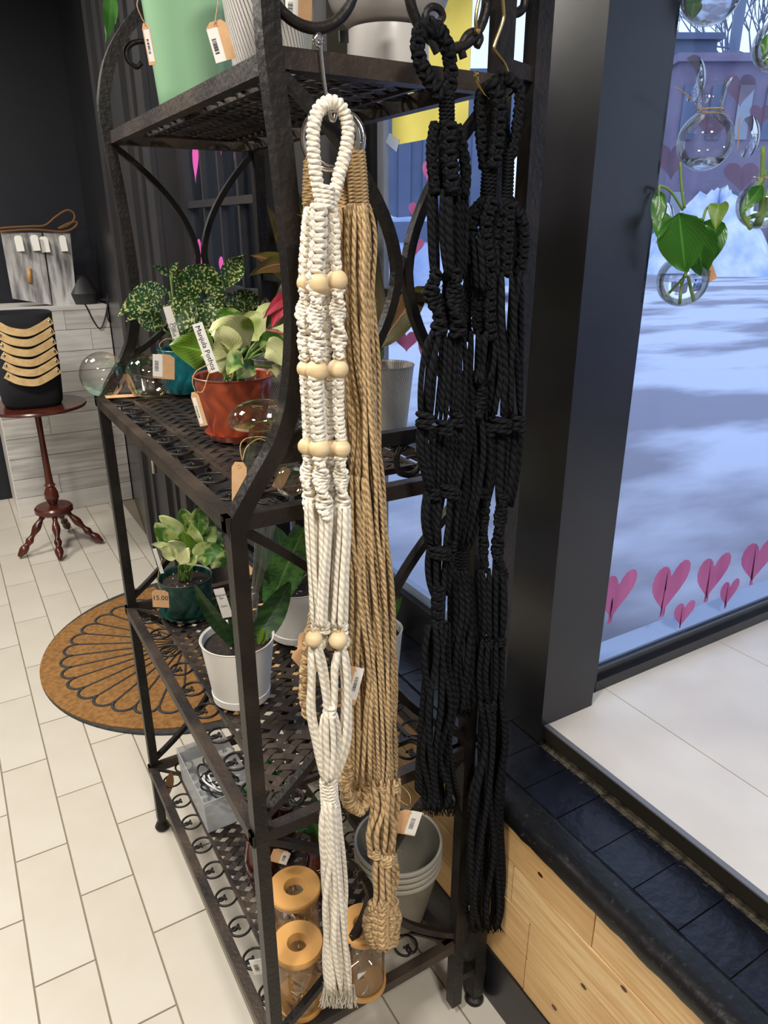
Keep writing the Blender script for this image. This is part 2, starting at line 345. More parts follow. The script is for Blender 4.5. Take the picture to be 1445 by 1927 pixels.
# raised display platform and the low wall under it
wl=struct(B((XW+.004,-1.2,0),(.99,3.4,.53)).build('wall_right','black',smooth=False))
bbd=struct(B((XW-.006,-1.2,0),(XW+.004,3.4,.145)).build('baseboard_right','black',smooth=False))
z=.1465
rows=[(.1465,.235),(.239,.332),(.336,.430),(.434,.519)]
rnd=random.Random(3)
for (za,zb) in rows:
    y=-.9+rnd.random()*.2
    while y<2.2:
        ln=rnd.choice([.45,.62,.8]); ye=min(y+ln,2.3)
        B((XW-.001-rnd.random()*.002,y,za),(XW+.005,ye-.0025,zb-.001)).build('plank','pine',wl,smooth=False); y=ye
for (y,z_) in ((.73,.475),(.60,.33),(.83,.27),(.52,.42),(.66,.20),(.95,.37)):
    MB().lathe([(.0001,0),(.004,.0002),(.0045,0)],10,(XW-.0031,y,z_),axis=Matrix(((0,0,-1),(0,1.6,0),(1,0,0)))).build('knot','mahog',wl)
# black ledge: worn bullnose then painted bricks
mb=MB()
pr=[(.772,.519),(.768,.53),(.771,.545),(.783,.556),(.80,.559),(.828,.5565),(.836,.5565),(.836,.519)]
ys=[-1.2+.02*i for i in range(230)]
V=[];F=[]
for y in ys:
    w=rnd.uniform(-.0012,.0012)
    for (x,zz) in pr: V.append((x+w,y,zz+w*.5))
n=len(pr)
for i in range(len(ys)-1):
    for k in range(n-1): F.append((i*n+k,(i+1)*n+k,(i+1)*n+k+1,i*n+k+1))
mb.add(V,F); struct(mb.build('trim_1','edgewear'))
led=struct(B((.836,-1.2,.52),(.975,3.4,.549)).build('trim_2','grime',smooth=False))
y=-1.1
while y<3.3:
    ln=.093+rnd.uniform(-.002,.002)
    if y<1.9:
        B((.8375,y,.545),(.955+rnd.uniform(-.003,.003),y+ln-.0025,.5555+rnd.uniform(-.0008,.0008))).build('brick','ledge',led,smooth=False)
    y+=ln
struct(B((.8375,1.9,.545),(.955,3.4,.5555)).build('trim_3','ledge',smooth=False))
mb=MB(); 
for k in range(420):
    x=rnd.uniform(.948,.972); y=rnd.uniform(-.5,1.0); a=rnd.uniform(-.6,.6); l=rnd.uniform(.002,.008)
    mb.tube([(x,y,.5562),(x-l*math.cos(a),y+l*math.sin(a),.5585)],.0006,3,caps=False)
mb.build('mortar_crumbs','grime',led,kind='stuff')
plat=struct(B((.972,-1.2,0),(3.2,.985,.592)).build('wall_platform','grime',smooth=False))
for (xa,xb) in ((.978,1.183),(1.186,1.598),(1.601,2.012),(2.015,2.43),(2.433,2.85)):
    B((xa,-1.0,.588),(xb,.983,.6)).build('tile','ptile',plat,smooth=False)
trm=struct(MB().box((.966,-1.1,.567),(.9695,.945,.598)).build('trim_4','darkalu',smooth=False))
MB().box((.966,-1.1,.598),(.9775,.945,.6012)).build('trim_strip','alu',trm,smooth=False)
# corner pillar
pil=struct(B((.957,.94,.55),(1.108,1.09,3.0)).build('wall_pillar','black',smooth=False))
struct(B((1.108,.972,.6),(1.152,1.05,3.0)).build('trim_5','black',smooth=False))
# window 1 : faces the camera behind the hanging vases
fr=struct(MB().box((1.15,.972,.6),(3.2,1.02,.628)).box((1.15,.985,.628),(3.2,1.02,.65)).build('window_1','black',smooth=False))
MB().box((1.15,1.0,.648),(3.2,1.06,.656)).build('window_sill','sill',fr,smooth=False)
B((1.15,.99,.65),(3.2,.994,3.0)).build('pane','pane',fr,smooth=False)
# window 2 : along the ledge behind the rack
f2=struct(MB().box((.955,1.09,.55),(1.02,1.9,.672)).box((.955,1.665,.67),(1.0,1.69,3)).build('window_2','black',smooth=False))
B((.985,1.09,.672),(.989,1.7,3.0)).build('pane','pane',f2,smooth=False)
B((.975,1.09,.672),(.995,1.66,.698)).build('window_sill','sill',f2,smooth=False)
B((.975,1.635,.698),(.99,1.665,3)).build('window_jamb','palebld',f2,smooth=False)
# charcoal pier, many-paned side window and panelled wall towards the entrance
struct(B((.86,1.69,.0),(.99,2.0,3)).build('wall_pier','charcoal',smooth=False))
w3=struct(MB().box((.80,1.99,0),(.84,2.72,1.22)).box((.80,1.99,1.22),(.84,2.02,3)).box((.80,2.66,1.22),(.84,2.72,3)).build('window_3','charcoal',smooth=False))
B((.822,2.02,1.22),(.824,2.66,3)).build('pane','pane',w3,smooth=False)
for y in (2.17,2.33,2.49): B((.808,y,1.22),(.828,y+.016,3)).build('muntin','charcoal',w3,smooth=False)
for z_ in (1.42,1.675,1.93,2.2): B((.804,2.02,z_),(.832,2.66,z_+.022)).build('muntin','charcoal',w3,smooth=False)
wp=struct(B((.73,2.72,0),(.86,3.51,3)).build('wall_entrance','charcoal',smooth=False))
for (y0,y1,d) in ((2.72,2.80,.02),(2.90,2.93,.012),(3.02,3.12,.02),(3.30,3.34,.012),(3.44,3.51,.02)):
    B((.73-d,y0,.12),(.731,y1,3)).build('moulding','charcoal',wp,smooth=False)
struct(MB().add([(.731,3.51,0),(.865,4.58,0),(.88,5.0,0),(.95,5.0,0),(.95,3.51,0),(.731,3.51,3),(.865,4.58,3),(.88,5.0,3),(.95,5.0,3),(.95,3.51,3)],
   [(0,1,6,5),(1,2,7,6),(2,3,8,7),(3,4,9,8),(4,0,5,9),(5,6,7,8,9),(4,3,2,1,0)]).build('wall_return','black',smooth=False))
h=tagit(MB().tube([(.70,3.16,.60),(.70,3.16,1.02)],.011,10).tube([(.73,3.16,.66),(.70,3.16,.66)],.007,8).tube([(.73,3.16,.96),(.70,3.16,.96)],.007,8).build('door_pull','chrome'),'long vertical chrome pull handle on the black entrance wall','handle')
struct(B((-3,5.0,0),(.95,5.1,3)).build('wall_far','navy',smooth=False))
struct(B((-3.1,-2,0),(-3,5.1,3)).build('wall_left','outer',smooth=False))
struct(B((-3.1,-2.1,0),(3.2,-2,3)).build('wall_back','outer',smooth=False))
struct(MB().box((3.2,-2,0),(3.3,1.0,.5)).box((3.2,-2,2.9),(3.3,1.0,3)).box((3.2,.8,.5),(3.3,1.0,2.9)).box((3.2,-2,.5),(3.3,-1.9,2.9)).build('wall_side','black',smooth=False))
w4=struct(MB().box((3.21,-1.9,.5),(3.26,.8,.56)).box((3.21,-.62,.56),(3.26,-.57,2.9)).build('window_4','black',smooth=False))
B((3.235,-1.9,.56),(3.239,.8,2.9)).build('pane','pane',w4,smooth=False)
vs=struct(B((1.35,2.6,.4),(1.42,5.6,3)).build('wall_pane_backing','charcoal',smooth=False))  # dark wall with pale strips, added behind the small panes to darken them
for y in (2.95,3.35,3.6,4.2,4.5): B((1.33,y,.5),(1.351,y+.05,2.9)).build('trim_strip','palebld',vs,smooth=False)
struct(MB().box((-3.1,-2.1,3),(1.0,5.1,3.1)).box((1.0,-2.1,3),(3.3,1.05,3.1)).build('ceiling','plaster',smooth=False))
# ---------------------------------------------------------------- hearts painted on the glass
def heart(name,cx,cy,w,h,plane,m,label,group=None,lean=0):
    pts=[]
    for k in range(28):
        t=2*PI*k/28; x=.5*math.sin(t)**3; y=(13*math.cos(t)-5*math.cos(2*t)-2*math.cos(3*t)-math.cos(4*t))/30
        pts.append((x*w+lean*y*h*.5*(1+.8*(x>0)),y*h+ (x*h*.25*(lean>0))))
    P=[plane(cx+a,cy-b) for a,b in pts]
    o=MB().prism(P,(-.0006,0,0) if abs(P[0].x-P[5].x)<1e-4 else (0,-.0006,0)).build(name,m,smooth=False)
    return tagit(o,label,'painted heart',group)
p1=lambda x,y:aY(x,y,.9885)
for cx,cy,w,h,lb in ((1160,1117,66,100,'large pink heart painted on the glass, half behind the black pillar'),
    (1259,1102,68,106,'large pink heart on the window, second from the pillar'),(1340,1082,60,92,'large pink heart on the window, third from the pillar'),
    (1425,1052,64,88,'large pink heart on the window, cut by the right edge of the photo'),(1286,1153,38,52,'small pink heart below the second large heart, nearest the window bar'),
    (1371,1114,34,56,'small pink heart right below the third large heart')):
    heart('painted_heart',cx,cy,w,h,p1,'pink',lb,'pink hearts along the bottom of the window',.35)
for cx,cy,w,h,lb in ((1262,300,60,70,'dull mauve heart on the glass beside the pillar above the pothos vase'),(1392,165,60,64,'dull mauve heart high on the glass left of the top right vase'),
    (1432,214,44,40,'small dull mauve heart on the glass at the right edge'),(1340,235,56,54,'dull mauve heart on the glass behind the empty water vase'),(1395,330,66,60,'dull mauve heart low on the glass above the snow pile')):
    heart('painted_heart',cx,cy,w,h,p1,'mauve',lb,'mauve hearts high on the window')  # mauve stands in for the reflection seen over these hearts
p2=lambda x,y:aX(x,y,.984)
for cx,cy,w,h,lb in ((785,396,32,38,'pink heart on the side window, upper of the two between the rack arcs'),(783,462,30,32,'pink heart on the side window, lower of the two between the rack arcs'),
    (808,322,26,46,'pink heart on the side window touching the black hanger, topmost there'),(765,640,44,40,'pink heart on the side window above the white ribbed pot'),(802,655,30,70,'pink heart on the side window beside the black cords and red leaf')):
    heart('painted_heart',cx,cy,w,h,p2,'pink',lb,'pink hearts on the side window')
p3=lambda x,y:aX(x,y,.821)
for cx,cy,w,h,lb in ((368,300,12,80,'thin pink heart on the small-paned window, top left pane'),(411,290,12,60,'thin pink heart on the small-paned window, top middle pane'),
    (446,295,12,70,'thin pink heart on the small-paned window, top right pane'),(378,474,16,62,'pink heart on the small-paned window, lower left pane'),(420,500,16,44,'pink heart on the small-paned window just above the speckled plant')):
    heart('painted_heart',cx,cy,w,h,p3,'pinkhot',lb,'hot pink hearts on the small-paned window')
def pm(x,y):
    q=aY(x,y,.94); r=ray(x,y); r=Vector((r.x,-r.y,r.z)); return q+r*((3.231-q.x)/r.x)
for (x,y,sz,lb) in ((1172,485,.20,'pink heart on the side display window, middle height'),(1152,680,.24,'pink heart on the side display window, lower one'),(1130,300,.16,'pink heart on the side display window, upper one'),(1135,850,.2,'pink heart low on the side display window')):
    q=pm(x,y); PP=[]
    for k in range(28):
        t_=2*PI*k/28; PP.append(q+Vector((0,.5*math.sin(t_)**3*sz,(13*math.cos(t_)-5*math.cos(2*t_)-2*math.cos(3*t_)-math.cos(4*t_))/30*sz*1.3)))
    tagit(MB().prism(PP,(-.0006,0,0)).build('painted_heart','pink',smooth=False),lb,'painted heart','hearts on the side display window')
# yellow poster taped to the side window
P=[aX(738,274,.981),aX(880,247,.981)]
y0,y1=P[0].y,P[1].y; zb=P[0].z
pos=tagit(B((.9805,y1,zb),(.9815,y0,zb+.62)).build('poster','yellow',smooth=False),'plain yellow paper taped to the side window behind the rack','poster')
MB().prism([aX(733,250,.9795),aX(726,268,.9795),aX(746,286,.9795),aX(752,262,.9795)],(-.0004,0,0)).build('tape','tape',pos,smooth=False)
# ---------------------------------------------------------------- outdoors
struct(B((1.03,1.08,.30),(90,90,.40)).build('ground','snow',smooth=False))
struct(B((3.32,-30,.30),(90,1.08,.40)).build('ground_street','snow',smooth=False))
def mound(name,label,c,rx,ry,h,seed):
    r=random.Random(seed); n=26; V=[];F=[]
    for j in range(11):
        q=j/10
        for k in range(n):
            a=2*PI*k/n; rr=q*(1+.16*math.sin(3*a+seed)+.1*math.sin(7*a)); V.append((c[0]+rx*rr*math.cos(a),c[1]+ry*rr*math.sin(a),c[2]+h*(1-q*q)*(.92+.12*math.sin(4*a+5*q+seed))*(1+r.uniform(-.07,.07)*(q>0))))
    for j in range(10):
        for k in range(n): l=(k+1)%n; F.append((j*n+k,j*n+l,(j+1)*n+l,(j+1)*n+k))
    return tagit(MB().add(V,F).build(name,'snowbank'),label,'snow pile')
q=aH(1345,420,24); mound('snow_pile','big ploughed snow pile outside, behind the pothos vase',(q.x,q.y,.38),2.3,2.0,2.35,1)
q=aH(745,420,19); mound('snow_pile','low snow pile outside seen between the rack arcs',(q.x,q.y,.38),3.4,1.4,1.5,4)
def building(label,x0,x1,ytop,D,m,wins,seed=1,rows=2):
    a=aH(x0,435,D); c=aH(x1,435,D); zt=aH((x0+x1)/2,ytop,D).z
    d=(c-a); d.z=0; L_=d.length; ux=d/L_; uy=Vector((-ux.y,ux.x,0));
    if uy.dot(Vector((a.x,a.y,0)))<0: uy=-uy
    t=thing('building',label,'building',(a.x,a.y,-.0))
    P=[Vector((a.x,a.y,-.0)),Vector((a.x,a.y,-.0))+ux*L_,Vector((a.x,a.y,-.0))+ux*L_+uy*8,Vector((a.x,a.y,-.0))+uy*8]
    MB().prism(P,(0,0,zt)).build('facade',m,t,smooth=False)
    P2=[p+Vector((0,0,zt)) for p in (P[0]-uy*.3-ux*.2,P[1]-uy*.3+ux*.2,P[2],P[3])]
    MB().prism(P2,(0,0,.3)).build('parapet',m,t,smooth=False)
    hh=zt/rows
    for r in range(rows):
        for k in range(wins):
            s0=L_*(k+.25)/wins; s1=L_*(k+.75)/wins; z0=r*hh+hh*.3; z1=r*hh+hh*.8
            o=Vector((a.x,a.y,0))-uy*.08
            MB().prism([o+ux*s0+Vector((0,0,z0)),o+ux*s1+Vector((0,0,z0)),o+ux*s1+Vector((0,0,z1)),o+ux*s0+Vector((0,0,z1))],-uy*.02).build('window','palebld' if (k+r)%3==0 else 'bluebld',t,smooth=False)
building('long dusky purple building across the street behind the vases',1240,1680,118,34,'brick',9,2)
building('tall blue-grey building corner beyond, next to the black pillar',1180,1300,76,44,'bluebld',3,3,3)
building('blue-grey shop building across the street seen behind the yellow paper',560,960,150,30,'bluebld',9,4,1)
# utility pole and bare tree
q=aH(1377,118,50); r=aH(1388,-60,50)
t=thing('utility_pole','grey utility pole rising above the building behind the vases','pole',(q.x,q.y,-.3))
MB().tube([(q.x,q.y,-.3),(q.x,q.y,r.z+3)],[.36,.3],8).build('pole_shaft','pole',t)
MB().tube([aH(1277,79,50),aH(1370,90,50),aH(1450,118,50)],.05,4).build('wire','pole',t)
MB().tube([aH(1398,-20,50),aH(1425,60,50),aH(1470,140,50)],.045,4).build('wire','pole',t)
q=aH(1450,118,66); t=thing('bare_tree','bare branching tree beyond the dusky building, top right','tree',(q.x,q.y,-.3))
tb=MB(); rr=random.Random(5)
def grow(p,d,l,r,dep):
    e=p+d*l; tb.tube([p,p+d*l*.5+Vector((rr.uniform(-.2,.2),0,rr.uniform(-.2,.2)))*l*.3,e],[r,r*.85,r*.65],4,caps=False)
    if dep==0: return
    for k in range(3 if dep>1 else 4):
        ax=Vector((rr.uniform(-1,1),rr.uniform(-1,1),rr.uniform(-.2,.9))); grow(e,(d*1.0+ax*.62).normalized(),l*.72,r*.6,dep-1)
for k in range(4):
    grow(Vector((q.x,q.y,6)),Vector((rr.uniform(-.9,.4),rr.uniform(-.3,.3),1)).normalized(),5.2,.26,5)
tb.tube([(q.x,q.y,-.3),(q.x,q.y,6.1)],[.5,.35],6); tb.build('branches','bark',t)
# snow covered car outside
q=aH(770,432,14); t=thing('car','pale blue snow-dusted car parked outside the side window','car',(q.x,q.y,.4))
ux=Vector((math.cos(PH),-math.sin(PH),0)); uy=Vector((math.sin(PH),math.cos(PH),0))
def cp(a,b_,z_): return Vector((q.x,q.y,0))+ux*a+uy*b_+Vector((0,0,z_+.68))
body=[(-2.2,.0),(-2.25,.45),(-1.9,.62),(-1.1,.72),(-.6,1.15),(.7,1.18),(1.3,.75),(2.1,.68),(2.25,.4),(2.2,0)]
MB().prism([cp(a,-.1,z_) for a,z_ in body],uy*1.7).build('car_body','snowbank',t,smooth=False)
MB().prism([cp(a,-.13,z_) for a,z_ in [(-.95,.74),(-.55,1.08),(.6,1.1),(1.05,.76)]],uy*.03).build('car_window','bluebld',t,smooth=False)
for a in (-1.4,1.4):
    MB().lathe([(.0,-.1),(.33,-.1),(.33,.1),(0,.1)],20,cp(a,-.1,-.02),axis=Matrix((ux,Vector((0,0,1)),uy)).transposed()).build('wheel','rubber',t)
# ---------------------------------------------------------------- the wrought iron rack
Y0,Y1=.86,1.72; XI=.69; XF=.285; XO=.752
rack=thing('bakers_rack','tall dark wrought iron rack with woven shelves and scroll borders by the window','shelf rack',(.48,1.29,0))
def front(z):       # x of the S-curved front post
    K=[(0,.285),(1.235,.285),(1.262,.29),(1.30,.322),(1.345,.352),(1.40,.372),(1.48,.383),(1.56,.383),(1.68,.376),(1.80,.366),(1.86,.370),(1.93,.395),(2.0,.45),(2.06,.53)]
    for (a,b),(c,d) in zip(K,K[1:]):
        if z<=c: return b+(d-b)*(z-a)/(c-a)
    return K[-1][1]
for y in (Y0,Y1):
    zs=[.03,1.235]; 
    pts=[(front(.03),y,.03),(front(1.2),y,1.225)]+[tuple(p) for p in spl([(front(z),y,z) for z in (1.25,1.30,1.345,1.40,1.48,1.56,1.68,1.80,1.86,1.93,2.0,2.06)],5)]
    MB().sweep(pts,.022,.024,hint=(0,1,0)).build('front_post','iron',rack,smooth=False)
    MB().lathe([(0,.0),(.018,.0),(.021,.008),(.016,.02),(.008,.035)],16,(front(0),y,0)).build('foot','iron',rack)
    MB().bar((XI,y,.035),(XI,y,2.25),.024,hint=(0,1,0)).build('rear_post','iron',rack,smooth=False)
    MB().bar((XO-.004,y,.02),(XO,y,2.25),.026,hint=(0,1,0)).build('hinged_rear_post','iron',rack,smooth=False)
    MB().lathe([(0,0),(.019,0),(.021,.005),(.019,.012),(.012,.016),(.011,.03)],20,(XO-.004,y,0)).build('foot','iron',rack)
    for z in (.11,.735,1.80,2.1): MB().bar((XI+.01,y,z),(XO-.01,y,z-.005),.02,.018).build('bracket','iron',rack,smooth=False)
SH=[(.225,.270),(.722,.270),(1.255,.270),(1.79,.368)]
def scroll_mesh(R=.0235,r=.0028):
    mb=MB()
    for sg in (1,-1):
        P=[]
        for k in range(13): a=k/12*math.radians(152); P.append((R*math.cos(a),sg*R*math.sin(a),0))
        a=math.radians(152); q=R*.46; cx,cy=(R-q)*math.cos(a),(R-q)*math.sin(a)
        for k in range(1,13):
            b=a+k/12*math.radians(215); qq=q*(1-.2*k/12); P.append((cx+qq*math.cos(b),sg*(cy+qq*math.sin(b)),0))
        mb.tube(P,r,5,hint=(0,0,1))
    return mb
first=None
def place_scroll(x,y,z,rot,parent):
    global first
    if first is None:
        first=scroll_mesh().build('scroll','iron',parent)
        o=first
    else:
        o=first.copy(); COL.objects.link(o); o.parent=parent

    o.location=(x,y,z); o.rotation_euler=(0,0,rot)
for si,(z,x0) in enumerate(SH):
    x1=XI-.012; w=.02; zc=z-.011; bx0=x0+.066; bx1=x1-.066; by0=Y0+.07; by1=Y1-.07
    mb=MB()
    mb.bar((x0+w/2,Y0-.009,zc),(x0+w/2,Y1+.009,zc),w,.022).bar((x1-w/2,Y0,zc),(x1-w/2,Y1,zc),w,.022)
    mb.bar((x0,Y0,zc),(XI,Y0,zc),w,.022).bar((x0,Y1,zc),(XI,Y1,zc),w,.022)
    sh=mb.build('shelf','iron_shelf',rack,smooth=False)
    mb=MB()
    for yy in (by0,by1): mb.bar((bx0,yy,z-.006),(bx1,yy,z-.006),.008,.01)
    for xx in (bx0,bx1): mb.bar((xx,by0,z-.006),(xx,by1,z-.006),.008,.01)
    for (a,b_) in (((x0,Y0,z-.004),(bx0,by0,z-.004)),((x0,Y1,z-.004),(bx0,by1,z-.004)),((x1,Y0,z-.004),(bx1,by0,z-.004)),((x1,Y1,z-.004),(bx1,by1,z-.004))): mb.bar(a,b_,.007,.006)
    o=mb.build('inner_rim','iron_shelf',sh,smooth=False)
    for k in range(9):
        yy=Y0+.092+k*.0855
        if yy>Y1-.05: continue
        place_scroll(x0+.043,yy,z-.005,0,sh); place_scroll(x1-.043,yy,z-.005,PI,sh)
    nx=int((bx1-bx0+.03)/.082)
    for k in range(nx):
        xx=bx0+.02+k*(bx1-bx0-.04)/(nx-1)
        place_scroll(xx,Y0+.045,z-.005,PI/2,sh); place_scroll(xx,Y1-.045,z-.005,-PI/2,sh)
    # woven flat straps
    m_=.635; P_=.033; X0,X1,A,Bq=bx0,bx1,by0,by1; step=P_/(2*m_)
    for sg in (1,-1):
        kmin=int((A-(m_*X1 if sg>0 else -m_*X0))/P_)-1; kmax=int((Bq-(m_*X0 if sg>0 else -m_*X1))/P_)+1
        for k in range(kmin,kmax+1):
            c0=k*P_; pts=[]
            xs=[X0]+[j*step for j in range(int(X0/step),int(X1/step)+2) if X0<j*step<X1]+[X1]
            for x in xs:
                y=c0+sg*m_*x
                pts.append((x,y))
            # clip to the frame in y
            q=[]
            for i in range(len(pts)):
                x,y=pts[i]
                if i and ((pts[i-1][1]<A)!=(y<A) ): t=(A-pts[i-1][1])/(y-pts[i-1][1]); q.append((pts[i-1][0]+t*(x-pts[i-1][0]),A))
                if i and ((pts[i-1][1]>Bq)!=(y>Bq)): t=(Bq-pts[i-1][1])/(y-pts[i-1][1]); q.append((pts[i-1][0]+t*(x-pts[i-1][0]),Bq))
                if A<=y<=Bq: q.append((x,y))
            if len(q)<2 or abs(q[-1][0]-q[0][0])<.012: continue
            path=[(x,y,z-.006+.0016*sg*math.cos(PI*(round(x/step)))*(1 if 0<i<len(q)-1 else 0)) for i,(x,y) in enumerate(q)]
            o=MB().sweep(path,.0145,.0012,hint=(0,0,1)).build('strap','iron_shelf',sh,smooth=False)
# kissing arcs on both end frames
xc=(.375+XI)/2
def arc_pts(xa,xb,zt,zb,y,top=1):
    P=[]
    for k in range(25):
        t=k/24; u=abs(2*t-1)**1.75; xa_=front(zt-(zt-zb)*t)+.008 if xa is None else xa
        P.append((xa_+(xb-xa_)*(1-u),y,zt+(zb-zt)*t))
    return P
for y,dy in ((Y0,.0),(Y1,0)):
    for (zt,zb) in ((1.765,1.335),(1.232,.745),(.70,.245)):
        xl=front((zt+zb)/2); mid=(xl+XI)/2+.004
        MB().sweep(arc_pts(None,mid-.008,zt,zb,y),.012,.014,hint=(0,1,0)).build('end_arc','iron',rack,smooth=False)
        MB().sweep(arc_pts(XI-.01,mid+.008,zt,zb,y),.012,.014,hint=(0,1,0)).build('end_arc','iron',rack,smooth=False)
    MB().bar((front(1.325),y,1.325),(XI,y,1.325),.016,.02).build('end_rail','iron',rack,smooth=False)
    for cx,sg in ((.425,1),(.56,-1),(.632,1)):
        P=[(cx+sg*(.034-.00055*k)*math.cos(PI*.9-k*.19),y,1.286+(.034-.00055*k)*math.sin(PI*.9-k*.19)) for k in range(38)]
        MB().tube(P,.0045,6,hint=(0,1,0)).build('end_scroll','iron',rack)
    if y==Y1: continue
    for cx,R,a0,a1,r in ((.418,.058,PI*1.02,PI*2.05,.0065),(.605,.058,PI*.95,PI*2.0,.0065)):
        P=[(cx+R*math.cos(a0+(a1-a0)*k/24),y,1.871+R*math.sin(a0+(a1-a0)*k/24)) for k in range(25)]
        MB().tube(P,r,8,hint=(0,1,0)).build('ring_scroll','iron',rack)
P=spl([aY(x,y,Y0-.006) for x,y in ((822,100),(812,78),(802,50),(801,25),(812,13),(826,17),(833,32),(825,41))],5)
MB().tube(P,.0045,8,hint=(0,1,0)).build('curled_hook','iron',rack)
P=spl([aY(x,y,Y0) for x,y in ((872,110),(868,90),(877,68),(893,60),(903,72),(897,88))],5); MB().tube(P,.005,8,hint=(0,1,0)).build('curled_scroll','iron',rack)
P=spl([aY(x,y,Y0) for x,y in ((950,-10),(956,14),(970,24),(985,14),(990,-10))],5); MB().tube(P,.006,8,hint=(0,1,0)).build('curled_scroll','iron',rack)
P=spl([aY(x,y,Y1) for x,y in ((300,85),(262,78),(240,90),(240,112),(256,126),(266,118))],5); MB().tube(P,.005,8,hint=(0,1,0)).build('curled_scroll','iron',rack)
MB().bar((XI,Y0,2.2),(XI,Y1,2.2),.02).bar((XI,Y0,1.5),(XI,Y1,1.5),.014).build('back_rail','iron',rack,smooth=False)
# ---------------------------------------------------------------- macrame plant hangers
def frame(P,i):
    t=(P[min(i+1,len(P)-1)]-P[max(i-1,0)]).normalized(); d=Vector((.35,-.93,0)); d=(d-t*d.dot(t)).normalized(); return t,t.cross(d),d
def resample(P,step):
    out=[P[0]]; acc=0
    for a,b in zip(P,P[1:]):
        L_=(b-a).length
        while acc+L_>=step:
            q=(step-acc)/L_; a=a+(b-a)*q; out.append(a); L_=(b-a).length; acc=0
        acc+=L_
    return out
class Hanger:
    def __init__(s,label,Y,mt,loc,seed,group=None,name='macrame_plant_hanger'):
        s.t=thing(name,label,'plant hanger',loc,group); s.Y=Y; s.m=mt; s.r=random.Random(seed)
    def pt(s,x,y,d=0): return aY(x,y,s.Y+d)
    def path(s,pts,d=0,n=5): return spl([s.pt(p[0],p[1],d+(p[2] if len(p)>2 else 0)) for p in pts],n)
    def sinnet(s,pts,w,d=0,kind='square',pitch=7.5,name='knotted_cord'):
        P=s.path(pts,d); sc=ppm(P[0]); W_=w/sc; ps=pitch/sc; Q=resample(P,ps); mb=MB()
        mb.tube(P,W_*.22,6)
        for i in range(len(Q)):
            t,sd,dp=frame(Q,i); ph=(i*.42 if kind=='spiral' else 0); s1=sd*math.cos(ph)+dp*math.sin(ph); d1=-sd*math.sin(ph)+dp*math.cos(ph)
            r=ps*.60; a=W_/2-r; bq=max(W_*.20,r*.6); sg=1 if i%2 else -1; jit=s.r.uniform(-.15,.15)*r
            ring=[]
            for k in range(12):
                th=2*PI*k/12; ring.append(Q[i]+s1*(a*math.cos(th)+jit)+d1*(bq*math.sin(th))+t*(sg*ps*.42*math.cos(th)*(1 if math.sin(th)>-.2 else -.5)))
            mb.tube(ring,[r*(1+.18*abs(math.cos(2*PI*k/12))) for k in range(12)],6,closed=True,hint=None)
            if kind!='spiral':
                c=Q[i]+s1*(sg*(W_/2-r*.7)); mb.tube([c-t*ps*.7-d1*.2*r,c+d1*r*.5,c+t*ps*.7-d1*.2*r],r*.8,6)
        return mb.build(name,s.m,s.t)
    def wrap(s,pts,w,d=0,pitch=8,name='wrapping',el=1):
        P=s.path(pts,d); sc=ppm(P[0]); R=w/sc/2; ps=pitch/sc; r=ps*.56; Q=resample(P,ps/10); C=[]
        for i in range(len(Q)):
            t,sd,dp=frame(Q,i); a=2*PI*i/10; C.append(Q[i]+sd*((R-r)*math.cos(a))+dp*((R-r)*el*math.sin(a)))
        mb=MB().tube(C,r,6); mb.tube(P,R*.75,8); return mb.build(name,s.m,s.t)
    def cords(s,n,st,r=4.2,wob=1.5,name='cord',d=0,ddef=.012,step=4):
        for k in range(n):
            ph=PI*(2*k+1)/n+.3; u=math.cos(ph)*s.r.uniform(.82,1.05); v=math.sin(ph)
            if n<=4: u=-1+2*(k+.5)/n; v=s.r.uniform(-.4,.4)
            pts=[]; ph2=s.r.uniform(0,6.3); fq=s.r.uniform(.8,2.0); y0_=st[0][0]; yl=max(1,st[-1][0]-y0_)
            for j,q in enumerate(st):
                y,xl,xr=q[0],q[1],q[2]; dd=q[3] if len(q)>3 else ddef; w=wob if 0<j<len(st)-1 else .3
                sw=w*1.1*math.sin(ph2+fq*2*PI*(y-y0_)/max(150,yl)); yy=y+s.r.uniform(-w,w)*.5
                if j==0: yy-=s.r.uniform(0,6)
                if j==len(st)-1: yy+=s.r.uniform(0,6)
                pts.append((( xl+xr)/2+(xr-xl)/2*u+s.r.uniform(-w,w)*.8+sw,yy,d+v*dd+s.r.uniform(-1,1)*w*.0012))
            P=spl([s.pt(*p) for p in pts],step); sc=ppm(P[0]); rv=r*s.r.uniform(.88,1.12)/sc; m_=len(P)
            MB().tube(P,[rv*(.55 if i in (0,m_-1) else .85 if i in (1,m_-2) else 1) for i in range(m_)],7).build(name,s.m,s.t)
    def knot(s,x,y,w,h,d=0,n=3,name='knot'):
        mb=MB(); c=s.pt(x,y,d); sc=ppm(c); r=h/sc/(n*1.5)
        for k in range(n):
            zc=(k-(n-1)/2)*r*1.75; q=[]
            for j in range(14):
                a=2*PI*j/14; q.append(c+RT*((w/2/sc-r)*math.cos(a))+Vector((0,-1,0))*((w*.32/sc)*math.sin(a))+Vector((0,0,zc+(.5*r*math.cos(a)*(1 if k%2 else -1)))))
            mb.tube(q,r,6,closed=True)
        mb.ball(c,w/sc*.3,10); mb.build(name,s.m,s.t)
    def bead(s,x,y,r,d=0,name='bead'):
        c=s.pt(x,y,d); R=r/ppm(c); o=MB().lathe([(R*.28,-R*.93)]+[(R*math.cos(a),R*.95*math.sin(a)) for a in [(-1.25+2.5*k/14) for k in range(15)]]+[(R*.28,R*.93),(R*.26,R*.5)],24,c).build(name,'bead',s.t)
